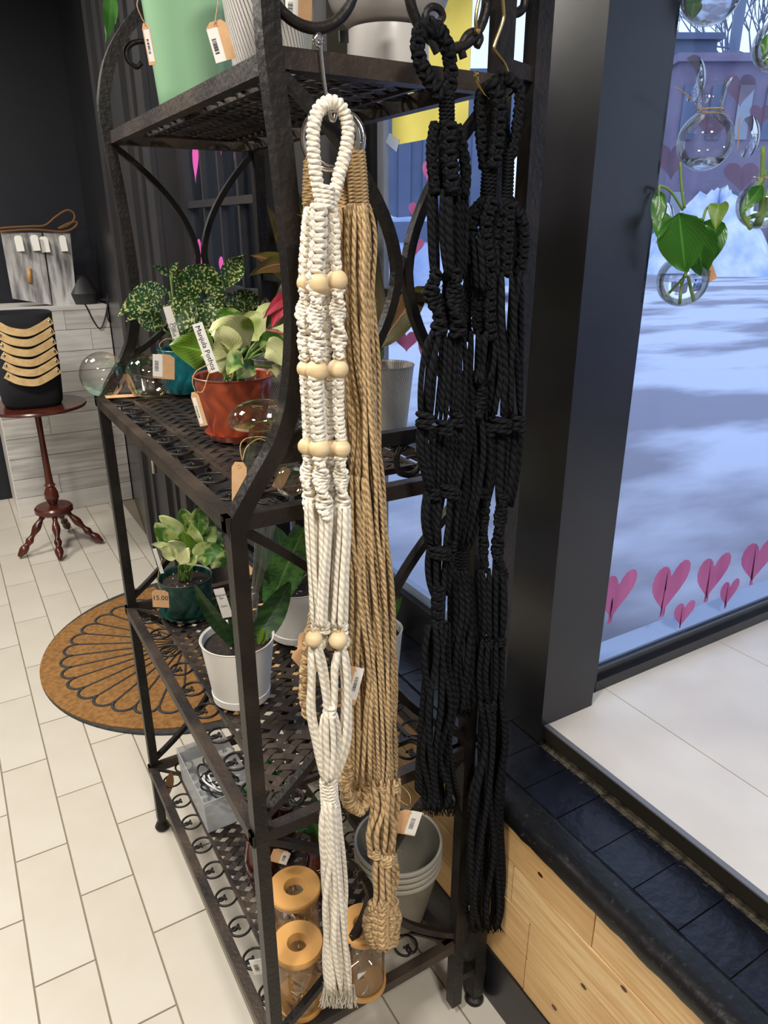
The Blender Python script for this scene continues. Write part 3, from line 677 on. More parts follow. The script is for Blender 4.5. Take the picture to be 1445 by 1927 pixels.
    def fray(s,y,xl,xr,n,ln,d=0,dd=.012,r=.9):
        mb=MB()
        for k in range(n):
            x=s.r.uniform(xl,xr); v=s.r.uniform(-dd,dd); a=s.r.uniform(-.45,.45); L_=s.r.uniform(.4,1)*ln
            mb.tube([s.pt(x,y-6+s.r.uniform(-8,4),d+v),s.pt(x+a*L_*.4,y+L_*.5,d+v),s.pt(x+a*L_,y+L_,d+v*1.3)],r/ppm(s.pt(x,y)),3,caps=False)
        mb.build('frayed_ends',s.m,s.t,kind='stuff')
    def fuzz(s,st,n,ln=9,r=.35):
        mb=MB()
        for k in range(n):
            j=s.r.randrange(len(st)-1); q=s.r.random(); y=st[j][0]*(1-q)+st[j+1][0]*q; xl=st[j][1]*(1-q)+st[j+1][1]*q; xr=st[j][2]*(1-q)+st[j+1][2]*q
            x=s.r.choice([xl,xr,s.r.uniform(xl,xr)]); a=s.r.uniform(0,2*PI); L_=s.r.uniform(.4,1)*ln; d=-.02
            mb.tube([s.pt(x,y,d),s.pt(x+L_*.6*math.cos(a),y+L_*.6*math.sin(a),d-.003),s.pt(x+L_*math.cos(a+.5),y+L_*math.sin(a+.5),d-.002)],r/ppm(s.pt(x,y)),3,caps=False)
        mb.build('loose_fibres',s.m,s.t,kind='stuff')
# --- white one with beads
h=Hanger('white cotton macrame hanger with round wooden beads, hanging in front on a metal hook',.785,M['white_rope'],(.41,.80,1.74),11)
h.wrap([(607,392),(596,340),(590,285),(590,240),(600,206),(622,191),(643,204),(655,240),(650,285),(638,330),(627,375),(622,392)],27,pitch=9.5,name='loop')
h.wrap([(612,352),(611,392)],40,pitch=8,d=-.004)
for pts,w,d in (([(583,400),(578,440),(574,500),(573,530)],28,.008),([(599,392),(600,430),(597,480),(592,520),(594,548)],40,-.012),([(625,395),(630,430),(630,470),(634,515)],24,-.004),([(615,400),(614,450),(611,500),(612,540)],26,.022)):
    h.sinnet(pts,w,d,'square',9.5)
def beads(ys):
    for x,y,r,d in ys: h.bead(x,y,r,d)
beads([(577,533,19,.006),(612,540,18,.024),(597,534,21,-.014),(634,527,20.5,-.004)])
for pts,w,d,k in (([(575,548),(570,600),(574,640),(573,680)],33,.006,'spiral'),([(612,555),(614,620),(612,685)],30,.024,'spiral'),([(596,555),(594,600),(597,650),(595,680)],38,-.014,'spiral'),([(636,545),(636,600),(638,640),(637,678)],34,-.004,'spiral')):
    h.sinnet(pts,w,d,k,7)
beads([(576,694,18,.006),(616,697,18,.024),(596,697,21,-.014),(636,694,20,-.004)])
for pts,w,d in (([(574,710),(577,760),(580,826)],24,.006),([(618,712),(620,825)],26,.024),([(594,712),(597,770),(602,830)],36,-.014),([(637,712),(637,770),(642,830)],25,-.004)):
    h.sinnet(pts,w,d,'square',8.5)
beads([(578,840,18,.006),(620,842,18,.024),(601,843,20.5,-.014),(641,844,19,-.004)])
for pts,w,d in (([(581,856),(578,900),(583,955)],30,.006),([(622,860),(624,950)],28,.024),([(602,862),(606,920),(614,972)],36,-.014),([(641,862),(643,920),(648,970)],32,-.004)):
    h.sinnet(pts,w,d,'spiral',7)
h.cords(5,[(945,576,592),(1000,578,596),(1080,583,600),(1150,587,612),(1180,592,614),],5.6,1,d=.004,ddef=.010)
h.cords(5,[(955,606,624),(1010,606,620),(1080,604,616),(1150,600,613),(1178,598,612),],5.8,1,d=-.010,ddef=.008)
h.cords(6,[(955,636,656),(1010,634,656),(1080,630,653),(1140,624,650),(1178,622,650),],5.8,1,d=-.004,ddef=.010)
h.cords(4,[(950,616,632),(1060,616,630),(1178,620,632),],5.6,1,d=.02,ddef=.006)
h.knot(603,1178,38,20); h.knot(636,1180,40,20)
h.cords(3,[(1180,588,600),(1205,610,616),(1228,590,598)],4,.5,d=.006); h.cords(3,[(1180,624,634),(1205,652,658),(1228,636,642)],4,.5,d=.006)
h.bead(590,1202,17,-.014); h.bead(636,1204,18.5,-.014)
h.cords(4,[(1222,582,592),(1280,583,590),(1340,582,590),(1400,592,600),(1468,606,614),],5.8,1.2)
h.cords(4,[(1222,592,606),(1270,604,614),(1325,611,620),(1340,612,624),],5.6,.8,d=-.01)
h.cords(3,[(1226,632,640),(1260,626,634),(1300,628,632),(1340,622,630),],5.6,.8,d=-.01)
h.cords(5,[(1226,640,652),(1280,646,656),(1335,648,658),(1400,640,654),(1468,618,634),],5.8,1.2)
h.knot(585,1340,16,22); h.knot(620,1338,26,24,-.012); h.knot(652,1340,18,22)
h.cords(6,[(1345,608,632),(1390,606,638),(1430,608,636),(1470,610,630),],5.8,1.2,d=-.008)
h.wrap([(618,1464),(621,1518)],37,-.004,pitch=7.5)
h.cords(10,[(1512,607,636),(1570,606,642),(1660,610,646),(1740,612,648),(1800,610,652),(1866,614,656),],6.2,3,ddef=.014)
h.cords(5,[(1512,610,632),(1600,614,640),(1700,613,640),(1780,618,650),(1872,624,662),],6.0,4,d=-.012,ddef=.008)
h.cords(1,[(1520,630,636),(1600,642,646),(1690,650,654),(1720,640,644),(1800,652,656),(1860,658,662)],4.2,1,d=-.008)
h.fray(1866,608,666,260,32,r=1.0); h.fuzz([(1230,580,660),(1460,600,640),(1860,606,660)],90,8)
# --- hook it hangs on
tagit(MB().tube(spl([aY(x,y,.845) for x,y in ((608,78),(600,86),(593,78),(597,66),(604,70),(603,90),(609,150),(614,180))],5)+spl([aY(x,y,.80) for x,y in ((616,190),(622,222),(628,226),(632,214))],4),.0026,8).build('hanging_hook','chrome'),'thin steel hook on the rack scroll carrying the white beaded hanger','hook')
# --- jute bundle
h=Hanger('natural brown jute macrame hangers bundled behind the white one, with metal rings',.818,M['jute'],(.46,.845,1.68),12)
for cx,cy,rx,dd in ((622,262,52,.0),(634,262,50,.01)):
    c=aY(cx,cy,.818+dd); R=rx/ppm(c); tl=(.15 if dd else -.12)
    MB().tube([c+RT*(R*math.cos(2*PI*k/40))+Vector((tl*R*math.sin(2*PI*k/40)*.5,tl*R*math.sin(2*PI*k/40),R*math.sin(2*PI*k/40))) for k in range(40)],.0035,8,closed=True).build('metal_ring','chrome',h.t)
h.wrap([(583,300),(581,340),(580,385)],26,.01,pitch=6.5); h.wrap([(640,310),(642,350),(643,392)],34,.02,pitch=6.5); h.wrap([(668,286),(672,330),(676,392)],42,-.006,pitch=6.5)
h.cords(5,[(268,648,664),(290,652,680)],5,.5,ddef=.012)
h.cords(6,[(385,572,592),(500,568,590),(700,572,596),(900,590,606),(1200,584,602)],4.6,3,d=.02)
h.cords(12,[(390,632,664),(470,636,668),(600,646,676),(760,654,684),(900,656,690),(1050,654,690),(1200,652,700),(1330,652,700),(1420,648,690)],4.8,4,d=.018,ddef=.018)
h.cords(24,[(388,654,694),(450,652,700),(560,660,700),(680,664,706),(800,672,708),(900,668,714),(1000,668,724),(1100,672,734),(1200,678,742),(1300,686,744),(1400,694,744),(1475,700,744)],4.9,4.5,d=-.004,ddef=.024)
h.cords(8,[(900,656,690),(1000,652,694),(1120,660,706),(1250,664,712),(1360,668,712),(1470,664,704)],4.8,5,d=-.018,ddef=.014)
h.sinnet([(590,1160,.03),(580,1220),(574,1290),(578,1345)],26,.01,'spiral',8,'plaited_base')
h.cords(6,[(1380,648,700),(1430,645,700),(1480,650,700)],5.5,3,d=-.005)
for k,(pts,w) in enumerate((([(658,1425),(650,1470),(655,1505),(676,1525)],30),([(692,1418),(700,1465),(694,1505),(676,1528)],28),([(664,1440),(672,1480),(682,1518)],30),([(680,1430),(690,1470),(684,1515)],24))):
    h.sinnet(pts,w,(-.01,-.008,.012,.0)[k],'spiral',8,'plaited_base')
h.knot(712,1475,34,18,-.015); h.knot(738,1480,26,18,-.015)
h.cords(10,[(1470,698,750),(1520,700,746),(1570,696,740),(1606,696,738)],5,3.5,d=-.012,ddef=.016)
h.knot(704,1606,26,16,-.02); h.knot(722,1618,34,18,-.022); h.knot(738,1612,20,16,-.01)
h.cords(10,[(1612,704,742),(1650,706,744),(1690,702,742),(1712,696,742)],5,3,d=-.012,ddef=.016)
for k,(pts,w,d) in enumerate((([(702,1700),(694,1735),(700,1768),(716,1780)],26,-.01),([(722,1696),(720,1740),(722,1778)],28,-.024),([(740,1698),(744,1735),(738,1770),(722,1781)],26,-.01),([(712,1705),(708,1745),(718,1776)],24,-.018),([(732,1705),(734,1745),(728,1776)],24,-.018))):
    h.sinnet(pts,w,d,'square' if k%2 else 'spiral',8,'plaited_base')
h.fuzz([(390,570,694),(700,600,706),(1000,655,724),(1300,655,746),(1480,645,746),(1780,694,750)],900,13,.28)
# --- black ones
h=Hanger('black macrame hanger',.80,M['black_rope'],(.54,.815,1.8),13,'black macrame hangers')
h.t['label']='leftmost black macrame hanger, thick loop on the curled iron hook'
h.sinnet([(812,52),(790,62),(786,100),(802,140),(828,178)],34,-.004,'square',11,'loop'); h.sinnet([(810,50),(834,70),(846,110),(848,150),(842,185)],34,.012,'square',11,'loop')
h.wrap([(840,178),(841,236)],33,pitch=6.5)
for pts,w,d in (([(818,240),(812,280),(814,320),(820,365)],24,0),([(846,238),(846,290),(852,368)],42,-.014),([(862,245),(872,290),(876,330),(872,372)],24,0),([(835,245),(834,365)],26,.02)): h.sinnet(pts,w,d,'square',11)
h.cords(3,[(360,806,822),(440,808,824),(520,812,826)],6.1,1.7); h.cords(4,[(360,830,850),(440,832,848),(520,838,852)],6.1,1.7,d=-.01); h.cords(4,[(360,852,882),(440,852,878),(520,856,876)],6.1,1.7)
h.sinnet([(822,515),(812,550),(826,585),(824,632)],36,0,'spiral',9); h.sinnet([(858,510),(856,560),(860,600),(862,632)],38,-.01,'spiral',9); h.sinnet([(842,520),(840,620)],24,.02,'spiral',9)
h.cords(3,[(628,812,830),(655,794,826),(720,790,814),(785,786,812)],6,2.6); h.cords(4,[(628,818,850),(700,812,850),(790,806,842)],6,3.2); h.cords(4,[(628,850,876),(700,846,876),(785,846,872)],6,3.2)
h.knot(800,792,36,26,-.01); h.knot(836,806,34,24,-.014); h.knot(858,790,30,24,0)
h.cords(3,[(800,786,806),(850,786,804),(925,804,818)],6,2.6); h.cords(4,[(812,806,848),(870,814,846),(925,806,848)],6,3.2); h.cords(4,[(800,846,876),(860,846,872),(925,838,864)],6,3.2)
h.knot(812,928,32,20); h.knot(846,926,36,20,-.01)
h.cords(4,[(925,798,824),(980,797,822),(1030,804,830)],6,2.6); h.cords(5,[(925,826,866),(980,820,862),(1030,818,856)],6,3.2); h.knot(826,1040,44,20,-.012); h.knot(848,1026,24,18)
h.cords(7,[(1036,804,852),(1080,806,848),(1116,812,842)],6,2.6)
h.sinnet([(826,1106),(824,1150),(822,1182)],34,-.006,'square',10)
h.cords(10,[(1176,804,844),(1240,800,846),(1330,796,844),(1420,794,842),(1490,796,846),(1520,800,842)],6.1,5.1,ddef=.016)
h.cords(2,[(1176,836,848),(1290,836,850),(1400,838,846),(1470,846,862),(1500,856,868)],4.4,2); h.cords(2,[(1250,800,806),(1350,790,796),(1470,784,792),(1490,786,792),],4.8,1); h.fray(1512,796,866,90,26)
h=Hanger('black macrame hanger in the middle of the three, shortest, on a small brass hook',.822,M['black_rope'],(.63,.845,1.8),14,'black macrame hangers')
h.sinnet([(928,160),(905,182),(904,240),(912,312)],26,.01,'square',11,'loop'); h.sinnet([(926,158),(938,185),(938,240),(930,316)],36,-.01,'square',11,'loop')
h.wrap([(922,308),(917,385)],33,pitch=6.5)
for pts,w,d in (([(916,382),(896,400),(884,440),(884,500)],34,0),([(926,382),(914,430),(922,500)],36,-.014)): h.sinnet(pts,w,d,'square',10)
h.cords(10,[(440,880,940),(500,888,938),(545,892,938)],6.1,3.4,ddef=.02)
h.sinnet([(900,540),(898,600),(902,630)],26,0,'square',10); h.sinnet([(924,540),(922,600),(924,632)],34,-.012,'square',10); h.sinnet([(888,400),(878,600),(886,640)],20,.02,'square',10)
h.cords(9,[(628,884,938),(690,884,934),(720,884,920)],6,3.2,ddef=.02)
h.sinnet([(902,705),(905,745),(898,790)],30,-.01,'spiral',9); h.cords(6,[(700,872,890),(800,874,888),(900,870,884),(1030,858,880)],6.1,3.4)
h.cords(7,[(780,878,916),(850,880,918),(930,876,912),(1030,860,884)],6,4.0,ddef=.016); h.knot(895,925,40,18)
h.wrap([(868,1022),(866,1084)],36,pitch=6.5)
h.cords(12,[(1076,852,884),(1150,850,890),(1240,848,892),(1310,848,888),(1335,846,886)],6.1,5.1,ddef=.018); h.cords(2,[(1078,848,854),(1150,844,850),(1250,846,852),(1300,838,842),],4.6,1); h.fray(1330,844,890,90,22)
h=Hanger('black macrame hanger nearest the pillar, longest of the black ones',.815,M['black_rope'],(.70,.838,1.8),15,'black macrame hangers')
h.sinnet([(958,150),(978,170),(974,230),(964,290)],23,0,'square',11,'loop'); h.sinnet([(952,150),(940,175),(948,240),(956,290)],22,.03,'square',11,'loop')
h.wrap([(957,284),(954,388)],25,pitch=6.5)
for pts,w,d in (([(950,385),(938,420),(930,470),(918,540)],30,-.004),([(964,388),(982,420),(984,470),(976,515)],30,0),([(958,388),(955,440),(952,520)],30,-.012)): h.sinnet(pts,w,d,'square',10)
h.cords(10,[(515,922,984),(600,930,980),(700,932,980),(780,922,984)],6.1,5.1,ddef=.02)
h.knot(940,800,44,24,-.01); h.knot(968,796,42,26,-.012); h.knot(916,808,30,22)
h.cords(4,[(800,906,930),(860,914,934),(945,910,920)],6,2.6); h.cords(4,[(800,936,956),(860,938,954),(945,934,950)],6,2.6); h.cords(4,[(800,954,984),(870,952,982),(950,944,966)],6,3.2)
h.sinnet([(916,935),(910,990),(910,1030),(912,1076)],20,0,'spiral',8); h.sinnet([(946,935),(940,990),(936,1040),(946,1092)],27,-.006,'spiral',8)
h.cords(10,[(1076,904,950),(1140,904,952),(1205,906,948)],6.1,3.4,ddef=.018); h.knot(916,1208,24,16,-.01); h.knot(938,1206,30,16,-.01)
h.cords(10,[(1208,904,948),(1270,902,946),(1325,902,946)],6.1,3.4,ddef=.018); h.knot(916,1326,36,14,-.008); h.knot(938,1322,20,14)
h.cords(10,[(1326,900,946),(1400,906,944),(1500,896,942),(1600,884,940),(1700,878,940),(1745,884,938)],6.1,6.8,ddef=.02)
h.cords(2,[(1480,938,944),(1560,938,948),(1640,942,950),(1690,942,948),],4.6,2); h.cords(2,[(1480,896,904),(1580,884,894),(1640,878,884),(1700,880,888),],4.8,2); h.fray(1735,880,942,80,22)
# brass hooks
tagit(MB().tube(spl([aY(x,y,.835) for x,y in ((944,-20),(947,18),(946,40),(930,85),(932,96),(950,122),(958,150))],5),.0024,8).build('hanging_hook','brass'),'bent brass hook in front of the rear rack post','hook')
tagit(MB().tube(spl([aY(x,y,.825) for x,y in ((893,140),(898,138),(897,148),(905,165),(914,178),(930,186),(948,188),(968,170))],5),.0024,8).ball(aY(895,139,.825),.004,10).build('hanging_hook','brass'),'small brass hook under the top shelf carrying the middle black hanger','hook')
tagit(MB().tube(spl([aY(x,y,.85) for x,y in ((904,-15),(897,20),(895,45),(898,60))],5),.0022,8).ball(aY(898,58,.85),.0045,10).build('hanging_hook','brass'),'short brass hook end above the curled scroll, left of the rear post','hook')
# ---------------------------------------------------------------- plants, pots, tags, glass
rl=random.Random(21)
def wleaf(kind,t):
    if kind=='heart': return (math.sin(PI*min(1,t*1.0))**.55)*(1-.55*t)*1.25
    if kind=='lance': return math.sin(PI*t**.85)**1.15*(1-.12*t)
    if kind=='broad': return math.sin(PI*t)**.6*(1-.2*t)*1.02
    return math.sin(PI*min(1,t*.9+.08))**.7
def leaf(parent,base,tip,w,bend,m,kind='heart',face=None,fold=.25,wave=.06,petiole=None,name='leaf',pm='stem',twist=0):
    b,t=Vector(base),Vector(tip); L_=(t-b).length; mid=(b+t)/2+Vector(bend)
    f=Vector(face) if face is not None else (O-mid).normalized()
    n=10; k=7; V=[];F=[];U=[]; ph=rl.uniform(0,6)
    for i in range(n+1):
        q=i/n; p=b*(1-q)**2+mid*2*q*(1-q)+t*q*q; tg=((mid-b)*(1-q)+(t-mid)*q).normalized()
        sd=tg.cross(f); sd=sd.normalized() if sd.length>.05 else RT; nn=sd.cross(tg)
        if twist: sd,nn=sd*math.cos(twist*q)+nn*math.sin(twist*q), nn*math.cos(twist*q)-sd*math.sin(twist*q)
        hw=w/2*wleaf(kind,q)+.0003
        for j in range(k):
            s=j/(k-1)*2-1
            V.append(p+sd*(s*hw)+nn*(abs(s)**1.3*fold*hw+wave*w*math.sin(ph+q*7+s*3)*abs(s)))
    for i in range(n):
        for j in range(k-1):
            F.append((i*k+j,i*k+j+1,(i+1)*k+j+1,(i+1)*k+j)); U.append([(j/(k-1),i/n),((j+1)/(k-1),i/n),((j+1)/(k-1),(i+1)/n),(j/(k-1),(i+1)/n)])
    o=MB().add(V,F,U).build(name,m,parent)
    if petiole is not None:
        pb=Vector(petiole); c=(pb+b)/2+Vector((0,0,.012)); MB().tube(spl([pb,c,b],5),[.0022]*11,6).build('stem',pm,parent)
    return o
def ripple(n,amp,h):
    return lambda a,z: amp*(2*abs(math.cos(n/2*a+1.0*math.sin(z/h*10)))**.8-1)
def pot(name,label,base,z0,rim,wrim,wbase,m,cat='pot',rip=None,saucer=None,soil=True,step=False,group=None,tilt=None,rimz=None):
    c=aZ(base[0],base[1],z0); s=ppm(c+Vector((0,0,.05))); top=aY(rim[0],rim[1],c.y); h=(top.z-z0); R1=wrim/2/ppm(top); R0=wbase/2/ppm(c)
    c.x=(c.x+top.x)/2
    t=thing(name,label,cat,(c.x,c.y,z0),group)
    e=.004
    pr=[(.001,e),(R0*.94,e),(R0,e+.004)]
    for k in range(1,24): q=k/24; pr.append((R0+(R1-R0)*q,e+h*q))
    pr+=[(R1,h-.002),(R1*1.015,h),(R1*1.0,h+.001),(R1-.004,h-.002),(R1-.006,h-.014),(R1-.009,h-.03),(.001,h-.031)]
    rp=None
    if rip: rp=lambda a,z: (ripple(rip,R1*.035,h)(a,z) if .012<z<h-.012 else 0)
    MB().lathe(pr,120 if rip else 48,(c.x,c.y,z0),rip=rp).build('pot_body',m,t)
    if saucer: MB().lathe([(.001,.001),(R0*1.1,.001),(R0*1.28,.012),(R0*1.3,.013),(R0*1.2,.010),(R0*1.0,.005),(.001,.005)],48,(c.x,c.y,z0)).build('saucer',saucer,t)
    if step: MB().lathe([(R0*1.0,.004),(R0*1.035,.006),(R0*1.05+.001,h*.16),(R0*1.03,h*.17)],48,(c.x,c.y,z0)).build('saucer','whitepot',t)
    if soil:
        mb=MB().lathe([(.001,h-.014),(R1*.5,h-.011),(R1-.006,h-.016)],30,(c.x,c.y,z0),rip=lambda a,z: 0); mb.build('soil','soil',t)
        mb=MB()
        for k in range(14):
            a=rl.uniform(0,6.28); r=rl.uniform(0,R1*.8); mb.ball((c.x+r*math.cos(a),c.y+r*math.sin(a),z0+h-.011),.0018,6)
        mb.build('perlite','perlite',t,kind='stuff')
    return t,c,h,R1,R0
def leaves(t,c,h,z0,specs,m,Y=None,pm='stem',kind='heart',wave=.06,fold=.25,face=None,ws=1):
    # spec: (base px, tip px, width px, depth offset base, depth offset tip, bend up px[, material])
    for sp in specs:
        (bx,by),(tx,ty),w,d0,d1,bd=sp[:6]; mm=sp[6] if len(sp)>6 else m; kk=sp[7] if len(sp)>7 else kind
        b=aY(bx,by,c.y+d0); tp=aY(tx,ty,c.y+d1); s=ppm(b)
        leaf(t,b,tp,w*ws/s,(0,0,bd/s),mm,kind,petiole=(c.x+rl.uniform(-.015,.015),c.y+rl.uniform(-.012,.012),z0+h-.014),pm=pm,wave=wave,fold=fold,face=face)
def card(name,label,cx,cy,Y,w,h,rot,strs=(),sticker=None,lines=None,cat='price tag',m='kraft',yaw=0,group=None,shape='tag',size=.007,vert=False):
    c=aY(cx,cy,Y); s=ppm(c); W_,H_=w/s/2,h/s/2; a=math.radians(rot)
    r=RT*math.cos(yaw)+Vector((-RT.y,RT.x,0))*math.sin(yaw); u=Vector((0,0,1)); ux=r*math.cos(a)+u*math.sin(a); uy=-r*math.sin(a)+u*math.cos(a); nn=ux.cross(uy)
    t=thing(name,label,cat,c,group)
    if shape=='tag': pl=[(-W_,-H_),(W_,-H_),(W_,H_*.75),(W_*.55,H_),(-W_*.55,H_),(-W_,H_*.75)]
    else: pl=[(-W_,-H_),(W_,-H_),(W_,H_),(-W_,H_)]
    MB().prism([c+ux*x+uy*y for x,y in pl],-nn*.0006).build('card',m,t,smooth=False)
    if shape=='tag' and m=='kraft': MB().lathe([(.0012,0),(.0028,.0003),(.0028,-.0003)],14,c+uy*H_*.82+nn*.0005,axis=Matrix((ux,uy,nn)).transposed()).build('eyelet','kraft',t)
    if sticker:
        x0,x1,y0,y1=sticker; q=c+nn*.0004
        st=MB().prism([q+ux*W_*x0+uy*H_*y0,q+ux*W_*x1+uy*H_*y0,q+ux*W_*x1+uy*H_*y1,q+ux*W_*x0+uy*H_*y1],-nn*.0003).build('barcode_sticker','paper',t,smooth=False)
        mb=MB(); rb=random.Random(int(cx)); q=c+nn*.0008; ym=y0+(y1-y0)*.25; yM=y0+(y1-y0)*.7; yy=ym
        xa=x0+(x1-x0)*.2; xb=x0+(x1-x0)*.6
        while yy<yM:
            th=rb.choice([.012,.02,.035]); P=[q+ux*W_*xa+uy*H_*yy,q+ux*W_*xb+uy*H_*yy,q+ux*W_*xb+uy*H_*(yy+th),q+ux*W_*xa+uy*H_*(yy+th)]; mb.add(P,[(0,1,2,3)]); yy+=th+rb.choice([.02,.03,.05])
        o=mb.build('barcode','ink',t,smooth=False)
    if lines:
        for i,(txt,ox,oy,ro) in enumerate(lines):
            b=math.radians(ro); tx=ux*math.cos(b)+uy*math.sin(b); ty=-ux*math.sin(b)+uy*math.cos(b)
            text(txt,size,c+nn*.0005+ux*W_*ox+uy*H_*oy,tx,ty,t)
    for k,st in enumerate(strs):
        MB().tube(spl([aY(x,y,Y+d) for x,y,d in st],5),.0007,5).build('string','twine',t)
    return t
ZM,Z2,ZB,ZT=1.256,.7235,.2265,1.7915
# --- middle shelf
t,c,h,R1,R0=pot('potted_pothos','cream and green pothos in a terracotta-coloured rippled pot on the middle shelf',(440,822),ZM,(446,704),148,92,'terra','plant',rip=12,saucer='terra')
leaves(t,c,h,ZM,[((402,668),(322,650),76,-.01,-.03,6,'pothosg','broad'),((432,665),(398,632),70,-.04,-.07,16),((470,650),(398,622),78,-.02,-.06,22),((440,690),(380,670),50,-.03,-.05,14),((455,672),(428,705),40,-.06,-.09,14,'njoy'),
  ((485,640),(455,600),66,0,.0,22),((500,640),(540,590),62,.01,.03,18),((495,665),(545,650),60,-.02,-.03,20,'njoy'),((500,650),(538,690),48,-.03,-.05,18),((470,640),(480,588),56,.03,.05,10),((495,630),(522,572),60,.04,.06,8),
  ((450,625),(408,590),52,.04,.05,14,'njoy'),((440,655),(412,612),44,.02,.03,10,'pothosg'),((478,690),(445,716),34,-.04,-.07,12,'njoy'),((510,690),(520,712),30,0,0,8)],'manjula',wave=.1)
tg=t
teal=pot('potted_dieffenbachia','speckled green plant in a rippled teal pot at the far end of the middle shelf',(350,736),ZM,(345,655),92,70,'teal','plant',rip=12,saucer='teal')
t,c,h,R1,R0=teal
leaves(t,c,h,ZM,[((318,548),(222,596),46,-.02,-.08,26),((308,575),(236,606),32,-.03,-.10,14),((308,620),(246,588),40,-.04,-.10,8),((372,570),(330,540),60,0,0,10),((340,535),(328,505),30,.03,.03,4),((330,560),(415,545),58,.02,.06,52),
  ((360,560),(320,640),64,-.04,-.06,12),((395,570),(380,640),58,-.05,-.06,10),((415,545),(462,478),44,.05,.10,6),((395,565),(412,520),46,.02,.04,4),((420,580),(500,575),44,.06,.12,24),((405,560),(360,500),56,.04,.03,20),
  ((350,600),(332,560),50,-.02,-.02,10),((322,522),(288,500),14,0,-.03,6),((320,515),(336,494),14,0,.03,5),((380,610),(420,560),50,-.01,.02,8),((360,620),(400,640),44,-.05,-.07,10),((400,600),(440,560),40,.02,.05,8)],'speckle',kind='lance',wave=.05,ws=1.0)
t,c,h,R1,R0=pot('white_plant_pot','white ribbed pot behind the terracotta pot, mostly hidden by the rack post',(520,790),ZM,(520,672),92,66,'ribpot','pot')
leaves(t,c,h,ZM,[((510,660),(500,560),50,.02,.05,5,'aglod'),((530,640),(540,520),46,.03,.05,5,'aglod')],'aglod')
t,c,h,R1,R0=pot('potted_aglaonema','pink-stemmed plant with olive and red leaves in a white ribbed pot',(728,832),ZM,(727,686),104,70,'ribpot','plant')
for b,tp,w,d0,d1,bd,mm,kk in (((712,655),(802,540),66,.0,-.01,14,'aglo','broad'),((704,670),(712,480),44,.02,.04,-4,'aglod','lance'),((706,660),(520,585),40,.03,.02,40,'aglod','lance'),((600,580),(502,385),52,.03,.02,0,'aglod','lance'),((600,560),(470,480),50,.02,0,34,'aglo','lance'),
   ((560,545),(495,600),26,.0,0,12,'aglop','lance'),((555,500),(468,520),30,0,-.02,20,'aglo','lance'),((600,540),(556,350),44,.03,.03,0,'snake','lance'),((700,690),(722,655),22,-.03,-.03,3,'snake','broad'),((540,560),(510,620),24,0,0,10,'aglop','lance'),((500,620),(560,560),40,.05,.05,8,'aglod','lance')):
    leaf(t,aY(*b,c.y+d0),aY(*tp,c.y+d1),w/1250,(0,0,bd/1250),mm,kk,petiole=(c.x-.01,c.y,ZM+h-.014),pm='redstem',wave=.08)
MB().tube(spl([(c.x-.02,c.y-.03,ZM+h-.012),(c.x,c.y-.035,ZM+h-.006),(c.x+.025,c.y-.02,ZM+h-.011)],4),.0012,5).build('dry_root','dryl',t)
# globes
def globe(label,cx,cy,r,zs,spike):
    q=aZ(cx,cy+r,zs); R=r/ppm(q); cc=(q.x,q.y,zs+R+.001); t=thing('glass_watering_globe',label,'glass globe',(q.x,q.y,zs),'iridescent watering globes lying on the shelf')
    MB().ball(cc,R,32).build('bulb','irid',t)
    e=Vector(cc)+Vector(spike); MB().tube([Vector(cc)+Vector(spike)*.35,e],[.008,.005],12,caps=False).build('spike','irid',t); return t
globe('iridescent glass globe lying at the far front corner of the middle shelf, leftmost',200,706,42,ZM,(.16,.06,-.04))
globe('iridescent glass globe lying beside the teal pot, behind the card tag',284,709,42,ZM,(.15,.08,-.04))
globe('small clear glass globe lying behind the near post on the middle shelf',560,812,24,ZM,(.12,-.05,-.015))
globe('small clear glass globe lying against the near end rail of the middle shelf',548,905,30,ZM,(.10,.05,-.02))
tagit(MB().prism([aZ(196,744,ZM+.001),aZ(262,742,ZM+.001),aZ(266,746,ZM+.001),aZ(200,750,ZM+.001)],(0,0,.001)).build('card_scrap','kraft',smooth=False),'thin card lying under the leftmost glass globe','card')
def mushroom(label,cap,w,hh,st,base,sw,Y,r0=.5):
    c=aY(*cap,Y); s=ppm(c); R=w/2/s; H_=hh/s; t=thing('glass_mushroom',label,'glass ornament',c)
    pr=[(.001,H_*.62)]+[(R*math.sin(a),-H_*.12+H_*.74*math.cos(a)) for a in [.15+k*.142 for k in range(10)]]+[(R*1.0,-H_*.18),(R*.94,-H_*.30),(R*.72,-H_*.36),(R*.40,-H_*.34),(R*.24,-H_*.30)]
    MB().lathe(pr,40,c).build('cap','irid',t)
    a,b_=aY(*st,Y),aY(*base,Y); n=12
    MB().tube([a+(b_-a)*k/n for k in range(n+1)],[sw/2/s*(.55+.6*math.sin(PI*min(1,.2+.62*k/n))) for k in range(n+1)],20,caps=False).build('stem','irid',t)
    return t
mushroom('iridescent glass mushroom standing at the near corner of the middle shelf, before the terracotta pot',(492,784),124,52,(492,812),(474,925),44,aZ(478,935,ZM).y)
card('kraft_tag','plain kraft tag on twine tied round the glass mushroom stem',450,908,.905,28,80,-4,strs=([(456,868,0),(452,840,0),(462,826,0),(488,822,0),(510,826,0)],[(456,868,0),(464,842,0),(486,826,0),(505,832,0)]))
card('kraft_tag','crumpled kraft tag beside the small globe at the end rail of the middle shelf',530,900,.93,20,46,-28)
card('kraft_tag','small kraft tag with dark writing standing between the two far glass globes',247,725,1.66,10,44,18,lines=[('GLOBE',0,-.1,90)],size=.006)
card('price_tag','kraft tag with white barcode sticker hanging in front of the teal pot',308,690,1.55,40,46,-6,strs=([(310,668,0),(300,650,0),(312,638,0),(328,640,0)],),sticker=(-1.0,-.1,-.85,.95),yaw=.1)
